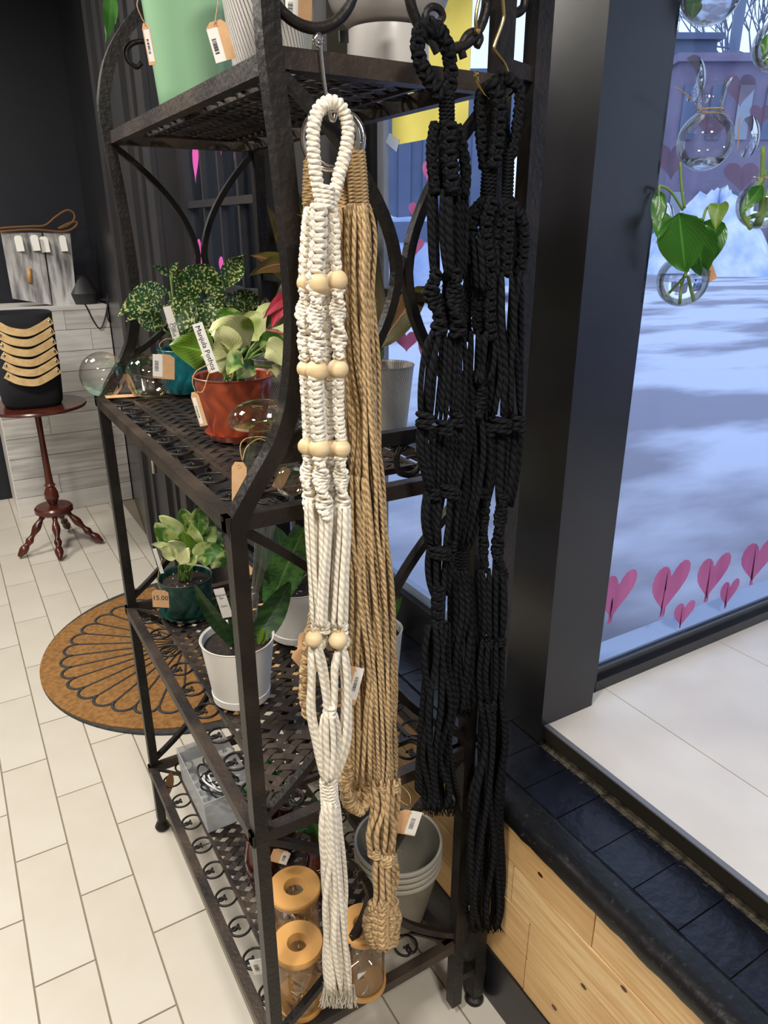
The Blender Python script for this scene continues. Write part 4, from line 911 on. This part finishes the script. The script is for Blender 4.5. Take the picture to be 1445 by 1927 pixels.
card('price_tag','narrow kraft tag with sticker hanging on twine from the terracotta pot rim',374,770,1.10,15,66,12,strs=([(368,738,0),(362,718,0),(368,700,0),(384,690,0),(396,684,0)],[(370,738,0),(382,736,0),(390,712,0),(398,690,0)]),sticker=(-.8,.1,-.85,.7))
card('plant_label','white plant label reading Manjula Pothos in the terracotta pot',387,655,1.13,20,94,15,cat='plant label',m='paper',shape='rect',lines=[('Manjula Pothos',0,0,-88)],size=.0115)
card('plant_label','white plant label reading Thai Const in the teal pot',323,607,1.51,15,60,12,cat='plant label',m='paper',shape='rect',lines=[('Thai',.35,-.3,-88),('Const',-.3,-.45,-88)],size=.011)
card('plant_label','tiny white label tip behind the cream pothos leaves',489,583,1.32,8,14,0,cat='plant label',m='paper',shape='rect')
# --- second shelf
t,c,h,R1,R0=pot('potted_pothos','bushy variegated pothos in a dark green rippled pot on the second shelf',(350,1153),Z2,(353,1082),100,82,'dkgreen','plant',rip=12,saucer='dkgreen')
leaves(t,c,h,Z2,[((330,1040),(292,985),38,-.03,-.06,10),((345,1010),(300,972),30,0,-.02,8,'manjula'),((360,1005),(340,960),34,.02,0,14),((372,1010),(378,952),38,.0,.01,12,'njoy'),((388,1010),(402,960),36,.02,.03,4,'blueg'),((395,1030),(420,1008),40,.0,.02,10),
  ((385,1050),(436,1066),50,-.04,-.07,22),((365,1055),(424,1050),48,-.05,-.09,26),((345,1045),(318,1020),34,-.04,-.07,8,'manjula'),((330,1050),(300,1030),26,-.05,-.07,4,'manjula'),((350,1040),(345,1000),38,-.03,-.03,8,'pothosg'),((370,1040),(360,990),34,-.02,-.02,8,'manjula'),
  ((338,1062),(355,1032),28,-.06,-.08,2,'manjula'),((380,1035),(405,990),36,-.01,0,6),((324,1035),(284,1024),16,-.04,-.07,6,'manjula'),((352,1062),(372,1046),24,-.07,-.08,3)],'njoy',wave=.12)
t,c,h,R1,R0=pot('potted_sansevieria','dark sansevieria in a smooth white pot behind the near rack post, second shelf',(450,1312),Z2,(452,1196),138,102,'whitepot','plant',step=True)
for b,tp,w,d0,d1,bd,mm,tw in (((444,1215),(366,1100),32,-.01,-.03,-12,'snake',.6),((452,1215),(438,1110),34,.01,.01,0,'snake',.3),((470,1210),(546,1096),60,0,.01,-26,'snake',.2),((486,1212),(494,1180),12,-.03,-.03,0,'pothosg',0),((492,1212),(503,1186),10,-.03,-.03,0,'pothosg',0),((450,1212),(436,1140),26,-.01,-.01,0,'snake',.2)):
    leaf(t,aY(*b,c.y+d0),aY(*tp,c.y+d1),w/1100,(0,0,bd/1100),mm,'long',fold=.5,twist=tw,wave=.04)
t,c,h,R1,R0=pot('potted_green_plant','big mottled green leaves in a large white pot, centre back of the second shelf',(560,1192),Z2,(562,1092),136,104,'whitepot','plant',step=True)
for b,tp,w,d0,d1,bd,mm,kk in (((505,1150),(575,990),84,-.04,-.06,10,'snakel','broad'),((540,1085),(520,990),56,.0,.0,4,'blueg','broad'),((560,1080),(560,985),60,.02,.02,4,'blueg','broad'),((540,1100),(592,1000),56,.0,.02,8,'snakel','lance'),((500,1080),(498,990),44,.03,.03,4,'blueg','lance'),((590,1080),(615,1000),50,.03,.04,8,'snakel','lance'),((500,1130),(478,1050),40,-.03,-.03,4,'snake','lance')):
    leaf(t,aY(*b,c.y+d0),aY(*tp,c.y+d1),w/1000,(0,0,bd/1000),mm,kk,petiole=(c.x,c.y,Z2+h-.014),wave=.06)
t,c,h,R1,R0=pot('potted_green_plant','upright green leaf in a small white pot at the window side of the second shelf',(708,1296),Z2,(708,1182),100,76,'whitepot','plant')
for b,tp,w,bd in (((724,1185),(748,1082),34,0),((712,1185),(730,1078),30,0),((716,1190),(758,1120),26,0)): leaf(t,aY(*b,c.y),aY(*tp,c.y),w/1150,(0,0,bd/1150),'snakel','lance')
for k,(a,b_,lab) in enumerate((((490,985),(476,1172),'clear glass watering tube leaning behind the near rack post, longest one'),((512,985),(482,1120),'clear glass watering tube leaning right of the longest tube'),((462,1080),(442,1118),'clear glass tube end left of the near rack post'))):
    t=thing('glass_tube',lab,'glass tube',aY(*b_,1.03)); p,q=aY(*a,1.03),aY(*b_,1.03); sd=[.0075,.0065,.011][k]
    MB().tube([p,q*.94+p*.06,q],[sd,sd*.8,sd*.25],16,caps=False).build('tube_wall','glass',t); MB().tube([p,q*.94+p*.06,q],[sd*.6,sd*.5,sd*.15],16,caps=False).build('inner_wall','glass',t)
card('price_tag','kraft tag with handwritten price 15.00 hanging from the dark green pot',302,1127,1.50,31,36,-3,strs=([(303,1110,0),(297,1095,0),(300,1070,0),(305,1050,0)],),lines=[('15.00',0,.1,0)],size=.016)
card('plant_label','white plant label leaning at the left rim of the dark green pot',298,1056,1.52,7,52,10,cat='plant label',m='paper',shape='rect')
card('plant_label','white plant label with pencil writing in the smooth white pot',420,1135,1.17,20,62,12,cat='plant label',m='paper',shape='rect',lines=[('Elephant',0,.55,0),('Ear',0,.35,0),('Care',0,-.2,0)],size=.006)
card('price_tag','kraft tags fanned out behind the white hanger below its lowest beads',580,1242,.83,46,60,35,sticker=(.2,.98,-.9,.2))
card('price_tag','upright kraft tag behind the lowest left bead of the white hanger',572,1215,.835,24,56,-8)
card('price_tag','kraft tag with barcode sticker over the jute bundle, right of the white cords',660,1290,.79,34,84,-13,strs=([(664,1252,0),(658,1220,.01),(655,1190,.02)],),sticker=(.05,1.0,-.7,1.0))
card('price_tag','kraft tag with barcode sticker on twine above the grey pots, right of the jute',766,1548,.80,44,58,-14,strs=([(772,1512,0),(772,1500,0),(765,1488,.01),(750,1474,.02)],[(768,1516,0),(755,1508,0),(745,1490,.02)]),sticker=(.05,1.0,-.9,1.05))
card('kraft_tag','kraft tag with black writing half hidden between the black cords near the sill',899,1240,.90,16,58,4,lines=[('HA',0,.35,0),('10',0,-.3,0)],size=.014)
# --- bottom shelf
def jar(label,lid,r,base,Y=None,z0=ZB):
    b_=aZ(base[0],base[1],z0); tp=aY(lid[0],lid[1],b_.y); s=ppm(tp); R=r/s; H_=tp.z-z0; t=thing('glass_jar',label,'jar',(b_.x,b_.y,z0),'glass jars with bamboo lids on the bottom shelf'); C=(b_.x,b_.y,z0)
    MB().lathe([(.001,.001),(R*1.0,.001),(R*1.02,.006),(R*1.0,.012),(R*.93,.012),(.001,.012)],44,C).build('base_ring','bamboo',t)
    MB().lathe([(R*.93,.012),(R*.94,H_*.5),(R*.93,H_-.016)],44,C).build('jar_glass','glass',t)
    MB().lathe([(R*.35,H_-.012),(R*.98,H_-.016),(R*1.03,H_-.012),(R*1.04,H_-.003),(R*1.0,H_),(R*.42,H_),(R*.38,H_-.003),(R*.35,H_-.016)],44,C).build('lid','bamboo',t)
    mb=MB(); 
    for k in range(12):
        a=rl.uniform(0,6.28); q=Vector((b_.x,b_.y,z0+.02+rl.uniform(0,H_*.5)))+Vector((math.cos(a),math.sin(a),0))*R*rl.uniform(.2,.75)
        mb.add([q+Vector((rl.uniform(-.018,.018),rl.uniform(-.018,.018),rl.uniform(-.014,.014))) for _ in range(4)],[(0,1,2),(0,2,3)])
    mb.build('plastic_wrap','bagplastic',t,kind='stuff')
jar('glass jar with pierced bamboo lid, nearest one beside the near post, wrapped in plastic',(553,1776),47,(566,1882))
jar('glass jar with pierced bamboo lid standing just behind the nearest jar',(553,1668),48,(560,1775))
jar('glass jar with pierced bamboo lid behind the end of the jute bundle',(672,1742),44,(684,1848))
# grey nested pots
q=aZ(748,1716,ZB); C0=Vector((q.x,q.y,ZB)); rim=aY(733,1588,q.y); R=84/ppm(rim); H_=rim.z-ZB
for k,lab in enumerate(('lowest grey pot of the nested stack on the bottom shelf','second grey pot from the bottom of the nested stack','third grey pot from the bottom of the nested stack','topmost pale grey pot of the nested stack, open to view')):
    hz=H_-.045+.015*k; hh=hz; C=(C0.x,C0.y,ZB+.013*k); hh=H_-.045+.015*k-.013*k
    t=thing('plant_pot',lab,'pot',C,'nested grey plant pots'); a=R*.985+.0*k
    MB().lathe([(.001,.002),(a*.62,.002),(a*.64,.008),(a*.97,hh-.008),(a*.98,hh),(a*.965,hh+.001),(a*.93,hh-.008),(a*.60,.012),(.001,.012)],56,C).build('pot_body','greypot',t)
    MB().lathe([(a*.985,hh-.007),(a*1.01,hh-.006),(a*1.015,hh+.001),(a*1.0,hh+.003),(a*.95,hh+.001)],56,C).build('rim','greyrim',t)
# clear tub with cables
def quadbox(b0,b1,b2,b3,z0,z1,fl,th=.002):
    c=(b0+b1+b2+b3)/4; out=[]
    V=[Vector((p.x,p.y,z0)) for p in (b0,b1,b2,b3)]+[Vector((c.x+(p.x-c.x)*fl,c.y+(p.y-c.y)*fl,z1)) for p in (b0,b1,b2,b3)]
    W_=[Vector((c.x+(v.x-c.x)*.975,c.y+(v.y-c.y)*.975,v.z+(.002 if i<4 else 0))) for i,v in enumerate(V)]
    F=[(3,2,1,0),(0,1,5,4),(1,2,6,5),(2,3,7,6),(3,0,4,7),(8,9,10,11),(12,13,9,8),(13,14,10,9),(14,15,11,10),(15,12,8,11),(4,5,13,12),(5,6,14,13),(6,7,15,14),(7,4,12,15)]
    return MB().add(V+W_,F),V
b0=Vector((.325,1.36,0)); 
bb=[Vector((.335,1.40,0)),Vector((.455,1.40,0)),Vector((.455,1.62,0)),Vector((.335,1.62,0))]
mb,V=quadbox(*bb,ZB+.001,ZB+.10,1.08)
t=thing('plastic_tub','translucent grey plastic tub of cables on the far part of the bottom shelf','tub',(.40,1.49,ZB)); mb.build('tub_body','frost',t,smooth=False)
MB().box((.36,1.628,ZB+.068),(.43,1.637,ZB+.085)).build('handle_slot','white_wood',t,smooth=False)
ca=Vector((.395,1.50,0))
for k in range(5):
    P=[]; 
    for j in range(26):
        a=j*.55+k*1.3; rr=.022+.012*math.sin(j*.7+k); P.append((ca.x+rr*math.cos(a)*1.0+.008*k-.016,ca.y+rr*1.9*math.sin(a*.9)+.02*math.sin(k*2),ZB+.045+.006*k+.007*math.sin(j*1.3)))
    tagit(MB().tube(spl(P,3),.0026,6).build('cable','whitecable' if k==2 else 'cable'),['black cable coiled lowest in the plastic tub','black cable looped at the near side of the tub','white cable loop in the plastic tub','black cable looped over the white one in the tub','topmost black cable loop in the plastic tub'][k],'cable','cables in the tub')
tagit(MB().tube([(.42,1.40,ZB+.07),(.45,1.385,ZB+.072)],.006,8).tube([(.45,1.385,ZB+.072),(.462,1.38,ZB+.072)],.004,8).build('cable_plug','cable'),'silver-tipped black plug in the near end of the tub','plug')
# dark bushy plant and red glass under the second shelf
for (x,y,lab,red) in ((.40,1.20,'dark green trailing plant in a red glass jar behind the near post, bottom shelf',1),(.50,1.10,'dark green plant in a red glass jar deeper on the bottom shelf',1),(.47,1.27,'dark green plant in a red glass jar next to the plastic tub',1)):
    t=thing('jarred_plant',lab,'plant',(x,y,ZB))
    MB().lathe([(.001,.001),(.032,.001),(.038,.02),(.040,.08),(.032,.13),(.034,.14),(.030,.138),(.001,.12)],32,(x,y,ZB)).build('jar_glass','redglass',t)
    for k in range(16):
        a=rl.uniform(0,6.28); r=rl.uniform(.02,.06); z1=ZB+.14+rl.uniform(.0,.14)
        leaf(t,(x+.01*math.cos(a),y+.01*math.sin(a),ZB+.14+rl.uniform(0,.08)),(x+r*math.cos(a),y+r*math.sin(a),z1),.028,(0,0,.02),'snake' if k%3 else 'deepg','lance',face=(0,0,1))
t=thing('dried_leaf','brown dried leaf hanging at the far corner of the bottom shelf','leaf',(.33,1.66,.25)); leaf(t,aY(322,1450,1.62),aY(316,1500,1.62),.022,(0,0,0),'dryl','lance')
card('price_tag','white barcode label standing at the front edge of the bottom shelf beside the near post',485,1820,.93,24,40,12,m='paper',shape='rect',sticker=(-.9,.9,-.9,.9),cat='label')
card('price_tag','kraft tag with sticker just behind the second bamboo-lidded jar',527,1612,1.02,34,34,-20,sticker=(.1,.95,-.9,.9))
# --- top shelf
def vpot(name,label,base,top,wb,wt,z0,Y,m,cat='pot',soilc=False):
    c=aY(base[0],base[1],Y); s=ppm(c); tp=aY(top[0],top[1],Y); R0=wb/2/s; R1=wt/2/ppm(tp); h=tp.z-z0; cx=c.x; t=thing(name,label,cat,(cx,Y,z0))
    MB().lathe([(.001,.0),(R0*.97,.0),(R0,.004)]+[(R0+(R1-R0)*k/10,.004+h*k/10) for k in range(1,11)]+[(R1*1.03,h+.012),(R1*.97,h+.012),(R1*.93,h),(.001,h*.8)],64,(cx,Y,z0)).build('pot_body',m,t); return t,Vector((cx,Y,z0))
gp,gc=vpot('green_planter','tall sage green glazed planter on the top shelf',(372,140),(352,-60),150,196,ZT,1.36,'sage')
vpot('white_planter','white planter with diagonal ribs on the top shelf behind the front post',(510,96),(500,-120),140,200,ZT,1.10,'ribpot')
c=aY(730,80,.99); Yb=.99; s=ppm(c); t=thing('footed_bowl_planter','large white bowl planter on a wide foot, near end of the top shelf','planter',(c.x,Yb,ZT)); R=78/s
MB().lathe([(.001,.0),(R*.97,.0),(R,.006),(R*.98,.055),(R*.96,.062)],64,(c.x,Yb,ZT)).build('foot','bowl',t)
MB().lathe([(R*.6,.058),(R*1.0,.068),(R*1.35,.088),(R*1.62,.125),(R*1.72,.18),(R*1.68,.26),(R*1.6,.26),(R*1.6,.2)],64,(c.x,Yb,ZT)).build('bowl','bowl',t)
MB().sweep([aY(x,y,.905) for x,y in ((646,58),(647,80))],.012,.003,hint=(0,1,0)).build('foot_slot','charcoal',t,smooth=False)
card('price_tag','narrow kraft tag with barcode on twine at the left side of the sage planter',280,83,1.16,14,68,6,strs=([(276,50,0),(266,32,0),(258,10,0),(262,-10,0)],),sticker=(-.7,.8,-.85,.7))
card('price_tag','kraft tag with barcode sticker on twine between the sage and white planters',415,77,1.02,40,66,14,strs=([(404,45,0),(408,20,0),(412,-10,0)],),sticker=(-1,.05,-1,.7))
card('price_tag','kraft tag with barcode sticker hanging above the near post scroll on the white planter',562,15,.90,50,48,-4,sticker=(-1.0,-.05,-1,.95))
t=thing('hanging_leaf','single long green leaf hanging down at the top left of the rack','leaf',aY(205,0,1.76)); leaf(t,aY(206,-30,1.76),aY(199,80,1.74),.030,(.01,0,.0),'deepg','lance')
# ---------------------------------------------------------------- hanging vases on window 1
def vase(label,cx,cy,r,neck=True,water=.3,cup=True,Y=.93,cupxy=None,stopcap=True):
    c=aY(cx,cy,Y); s=ppm(c); R=r/s; t=thing('wall_vase',label,'vase',c,'glass vases stuck to the window')
    pr=[(.001,-R)]+[(R*math.sin(a),-R*math.cos(a)) for a in [.12+k*.17 for k in range(16)]]
    pr=[p for p in pr if not (p[1]>0 and p[0]<R*.5)]
    pr+=[(R*.44,R*.93),(R*.42,R*1.15),(R*.48,R*1.7),(R*.62,R*2.05)] if neck else [(R*.46,R*.98),(R*.5,R*1.1)]
    MB().lathe(pr,48,c).build('vase_glass','glass',t)
    w_=[(.001,-R*.965)]+[(R*.965*math.sin(a),-R*.965*math.cos(a)) for a in [.12+k*.13 for k in range(20)] if -math.cos(a)<-1+2*water]
    w_+=[(.001,w_[-1][1])]
    MB().lathe(w_,40,c).build('water','water',t)
    MB().tube([c+Vector((R*.47*math.cos(2*PI*k/24),R*.47*math.sin(2*PI*k/24),R*1.02)) for k in range(24)],.0011,5,closed=True).build('twine_band','twine',t)
    if cup:
        q=aY(*(cupxy or (cx-42,cy-80)),.982); R2=.036
        MB().lathe([(.001,-.012),(R2*.4,-.010),(R2*.8,-.004),(R2,0)],36,q,axis=Matrix(((1,0,0),(0,0,1),(0,1,0)))).build('suction_cup','glass',t)
        MB().ball(q+Vector((.0,-.014,.0)),.005,10).build('suction_knob','glass',t)
        MB().tube(spl([q+Vector((0,-.012,.0)),q+Vector((0.0,-.022,-.018)),q+Vector((.012,-.028,-.03)),c+Vector((-R*.3,0,R*1.25)),c+Vector((-R*.45,0,R*1.5))],5),.0022,8).build('hook','glass',t)
    return t,c,R,s
vase('empty round glass vase with flared neck and a little water beside the pillar',1327,266,51,True,.22,cupxy=(1303,148))
t,c,R,s=vase('round glass vase holding green pothos leaves beside the pillar',1284,528,47,True,.62,cupxy=(1246,420))
for b,tp,w,d0,d1,bd,mm in (((1278,400),(1290,512),84,-.035,-.045,-4,'deepg'),((1310,420),(1322,522),66,-.02,-.03,2,'deepg'),((1345,410),(1325,505),58,-.01,-.02,-3,'deepg'),((1352,385),(1346,432),36,-.02,-.03,22,'pothosg'),((1242,360),(1234,430),26,.0,-.01,0,'deepg'),((1248,400),(1238,450),30,-.01,-.02,3,'deepg'),((1318,410),(1316,425),14,-.02,-.02,0,'deepg')):
    leaf(t,aY(*b,.93+d0),aY(*tp,.93+d1),w/s,(0,0,bd/s),mm,'heart')
for P in (((1285,395),(1262,360),(1242,350),(1240,362)),((1288,392),(1282,350),(1280,305)),((1322,415),(1330,392),(1345,384),(1354,388)),((1300,560),(1292,520),(1288,470),(1284,400)),((1254,556),(1272,538),(1292,515),(1300,480)),((1279,568),(1284,530),(1296,500))):
    MB().tube(spl([aY(x,y,.925) for x,y in P],5),.0024,7).build('stem','stem',t)
card('price_tag','small kraft tag with handwriting on the pothos vase',1334,514,.90,22,32,28,lines=[('NEON',0,.4,60),('18.00',-.0,-.1,60)],size=.006)
card('price_tag','brown kraft tag folded edge-on at the neck of the empty water vase',1390,250,.90,10,62,32,strs=([(1378,222,0),(1352,212,0),(1322,210,0),(1300,185,0),(1284,172,0),(1270,164,0)],),yaw=1.0)
t,c,R,s=vase('round glass vase with thick green stems at the right edge of the window',1432,384,44,False,.62,cupxy=(1408,258))
for P in (((1412,430),(1398,400),(1412,365),(1430,345),(1440,320)),((1428,420),(1440,380),(1452,340)),((1420,425),(1432,392),(1434,350),(1436,276)),((1405,412),(1425,402),(1450,396))):
    MB().tube(spl([aY(x,y,.925) for x,y in P],5),.0042,8).build('stem','stem',t)
leaf(t,aY(1436,350,.91),aY(1395,405,.92),.03,(0,0,.01),'deepg','lance')
t,c,R,s=vase('round glass vase cut off by the top of the photo, half filled with water',1338,-16,56,True,.45,cup=False)
leaf(t,aY(1318,-10,.95),aY(1308,28,.95),.02,(0,0,0),'blueg','lance')
t,c,R,s=vase('round glass vase with green shoots cut by the right edge, upper right',1462,86,44,False,.5,cup=False)
for P in (((1436,110),(1445,90),(1450,50)),((1440,118),(1462,95),(1470,40))): MB().tube(spl([aY(x,y,.925) for x,y in P],5),.0035,7).build('stem','stem',t)
leaf(t,aY(1450,60,.92),aY(1436,108,.92),.022,(0,0,0),'deepg','lance')
# ---------------------------------------------------------------- door mat
cx,cy,Rm=.70,2.67,.62
mat_=thing('door_mat','half-round brown coir door mat with a grey rubber rim and shell pattern','door mat',(cx,cy,0))
def half(R,z,n=48,x0=0): return [(cx-x0-R*math.sin(PI*k/n)*1.0,cy+R*math.cos(PI*k/n),z) for k in range(n+1)]
MB().prism(half(Rm,.0),(0,0,.008)).build('rubber_rim','rubber',mat_,smooth=False)
MB().prism(half(Rm-.045,.008,x0=.045),(0,0,.004)).build('coir_pad','coir',mat_,smooth=False)
n=15; org=Vector((cx-.06,cy,.0125)); Rr=.445
for k in range(n+1):
    a=PI*(.04+.92*k/n); e=org+Vector((-math.sin(a)*Rr,math.cos(a)*Rr,0)); MB().tube([org+(e-org)*.12,e],.0042,5).build('groove','rubber',mat_)
for k in range(n):
    a0=PI*(.04+.92*k/n); a1=PI*(.04+.92*(k+1)/n); am=(a0+a1)/2; P=[]
    A0=org+Vector((-math.sin(a0)*Rr,math.cos(a0)*Rr,0)); A1=org+Vector((-math.sin(a1)*Rr,math.cos(a1)*Rr,0)); mid=(A0+A1)/2; dd=Vector((-math.sin(am),math.cos(am),0)); hw=(A0-A1)/2
    MB().tube([mid+hw*math.cos(PI*j/10)+dd*(hw.length*1.0*math.sin(PI*j/10)) for j in range(11)],.006,5).build('scallop','rubber',mat_)
# ---------------------------------------------------------------- whitewashed counter and things at the back
ct=thing('counter','whitewashed plank counter at the back of the shop','counter',(.55,4.6,0))
B((.215,4.605,0),(.860,4.98,1.185)).build('carcass','charcoal',ct,smooth=False)
rp=random.Random(9); zz=0.0; hs=[.12,.115,.125,.12,.118,.122,.12,.115,.12,.11]
for i,hh in enumerate(hs):
    cut=rp.choice([None,.45,.62,.75]); xs=[.203,.862] if cut is None else [.203,cut,.862]
    for a,b_ in zip(xs,xs[1:]): B((a,4.59-rp.random()*.003,zz+.002),(b_-.002,4.606,zz+hh-.001)).build('plank','white_wood',ct,smooth=False)
    zz+=hh
B((.198,4.592,0),(.205,4.98,1.185)).build('side_panel','whitepot',ct,smooth=False)
B((.195,4.585,1.185),(.860,4.98,1.205)).build('countertop','white_wood',ct,smooth=False)
t=thing('display_board','grey-washed board display of two wide planks leaning on the counter','display board',(.53,4.68,1.205))
P=lambda x,y,Y=4.68: aY(x,y,Y)
for quad,nm in (([(2,438),(78,438),(98,574),(24,562)],'board_plank'),([(82,438),(132,438),(145,574),(100,578)],'board_plank')):
    MB().prism([P(*q) for q in quad],(0,.02,0)).build(nm,'greyboard',t,smooth=False)
MB().prism([P(*q,4.705) for q in [(0,440),(130,440),(144,576),(24,564)]],(0,.01,0)).build('back_board','charcoal',t,smooth=False)
tw=[(-20,432),(20,428),(60,426),(85,424),(105,408),(125,396),(138,400),(140,412),(128,424),(110,430),(130,420),(145,418),(140,428),(118,436),(60,432),(0,436)]
tagit(MB().tube(spl([P(x,y,4.665) for x,y in tw],5),.006,7).build('vine_twig','dryl'),'curled brown vine twig laid over the grey board display','twig')
for (x,y,lab,ww) in ((36,458,'white paper ear tag hanging on the grey boards, leftmost',15),(66,457,'cream paper tag hanging on the grey boards, second from the left',15),(84,460,'white arched paper tag over the gap between the grey boards',16),(119,458,'narrow cream paper tag on the right grey board',13)):
    card('hang_tag',lab,x,y,4.655,ww,28,3,m='paper',cat='hang tag',group='paper tags on the grey board')
MB().tube([P(55,505,4.675),P(57,532,4.675)],.012,8).build('wood_plug','bamboo',t)
tagit(MB().tube(spl([aY(x,y,4.57) for x,y in ((215,500),(203,540),(202,576),(196,604),(188,618),(176,604),(162,576),(158,572))],6),.0045,6).build('power_cord','charcoal'),'grey cord drooping over the front of the whitewashed counter','cord')
tagit(MB().tube(spl([aY(x,y,4.57) for x,y in ((201,578),(203,600),(214,618),(222,628))],6),.004,6).build('power_cord','charcoal'),'short grey cord beside the drooping one on the counter front','cord')
tagit(MB().lathe([(.001,0),(.07,0),(.085,.06),(.05,.13),(.02,.16),(.001,.16)],24,(.76,4.72,1.205)).build('covered_lump','charcoal'),'dark lumpy object on the counter right of the grey boards','ornament')
# pedestal table
T=Vector((.345,4.03,0)); t=thing('pedestal_table','round dark mahogany pedestal table with turned feet','table',T)
MB().lathe([(.001,.765),(.22,.765),(.238,.770),(.242,.778),(.238,.785),(.001,.786)],56,T).build('tabletop','mahog',t)
MB().lathe([(.04,.765),(.03,.745),(.016,.73),(.014,.6),(.017,.42),(.020,.36),(.028,.35),(.022,.34),(.034,.31),(.036,.28),(.024,.255),(.02,.24),(.034,.235)],28,T).build('column','mahog',t)
MB().lathe([(.001,.195),(.085,.195),(.096,.205),(.096,.225),(.088,.235),(.001,.238)],44,T).build('base_disc','mahog',t)
for a in (200,262,335,70):
    r=math.radians(a); d=Vector((math.cos(r),math.sin(r),0)); p=[T+d*.06+Vector((0,0,.2)),T+d*.10+Vector((0,0,.15)),T+d*.14+Vector((0,0,.10)),T+d*.165+Vector((0,0,.07)),T+d*.19+Vector((0,0,.045)),T+d*.225+Vector((0,0,.012))]
    MB().tube(spl(p,4),[.018,.015,.012,.016,.02,.022,.018,.013,.012,.016,.02,.02,.016,.014,.016,.02,.022,.022,.018,.014,.010],10).build('leg','mahog',t)
# nested felt baskets
names=['lowest black felt basket of the nested stack on the round table','second black felt basket from the bottom of the stack','third black felt basket from the bottom of the stack','fourth black felt basket from the bottom of the stack','fifth black felt basket, just under the topmost','topmost black felt basket of the nested stack, open rim in view']
def sq(R,z,n=44):
    out=[]
    for k in range(n):
        a=2*PI*k/n; c1,s1=math.cos(a),math.sin(a); e=.62; out.append((T.x-.01+R*math.copysign(abs(c1)**e,c1),T.y+R*.92*math.copysign(abs(s1)**e,s1),z))
    return out
def loft(rings):
    V=[p for r in rings for p in r]; n=len(rings[0]); F=[]
    for i in range(len(rings)-1):
        for k in range(n): l=(k+1)%n; F.append((i*n+k,i*n+l,(i+1)*n+l,(i+1)*n+k))
    F.append(tuple(range(n))[::-1]); F.append(tuple((len(rings)-1)*n+k for k in range(n)))
    return MB().add(V,F)
for i,nm in enumerate(names):
    z0=.787+.047*i; z1=z0+.215; t=thing('felt_basket',nm,'basket',(T.x,T.y,z0),'nested black felt baskets')
    loft([sq(.128,z0+.001),sq(.138,z0+.02),sq(.142,z0+.06),sq(.150,z1),sq(.146,z1),sq(.138,z0+.03)]).build('basket_body','felt',t)
    zc=z1-.035; yf=T.y-.15; P_=[(T.x-.12,yf,zc),(T.x-.07,yf-.012,zc-.032),(T.x-.0,yf-.02,zc-.045),(T.x+.06,yf-.012,zc-.026),(T.x+.118,yf,zc+.004)]
    MB().sweep(spl([Vector(p) for p in P_],6),.004,.034,hint=(0,0,1)).build('handle','leather',t,smooth=False)
    for x_,zr in ((T.x+.108,zc+.0),(T.x-.112,zc-.004)): MB().ball((x_,yf-.007,zr),.0075,12,(1,.5,1)).build('rivet','chrome',t)
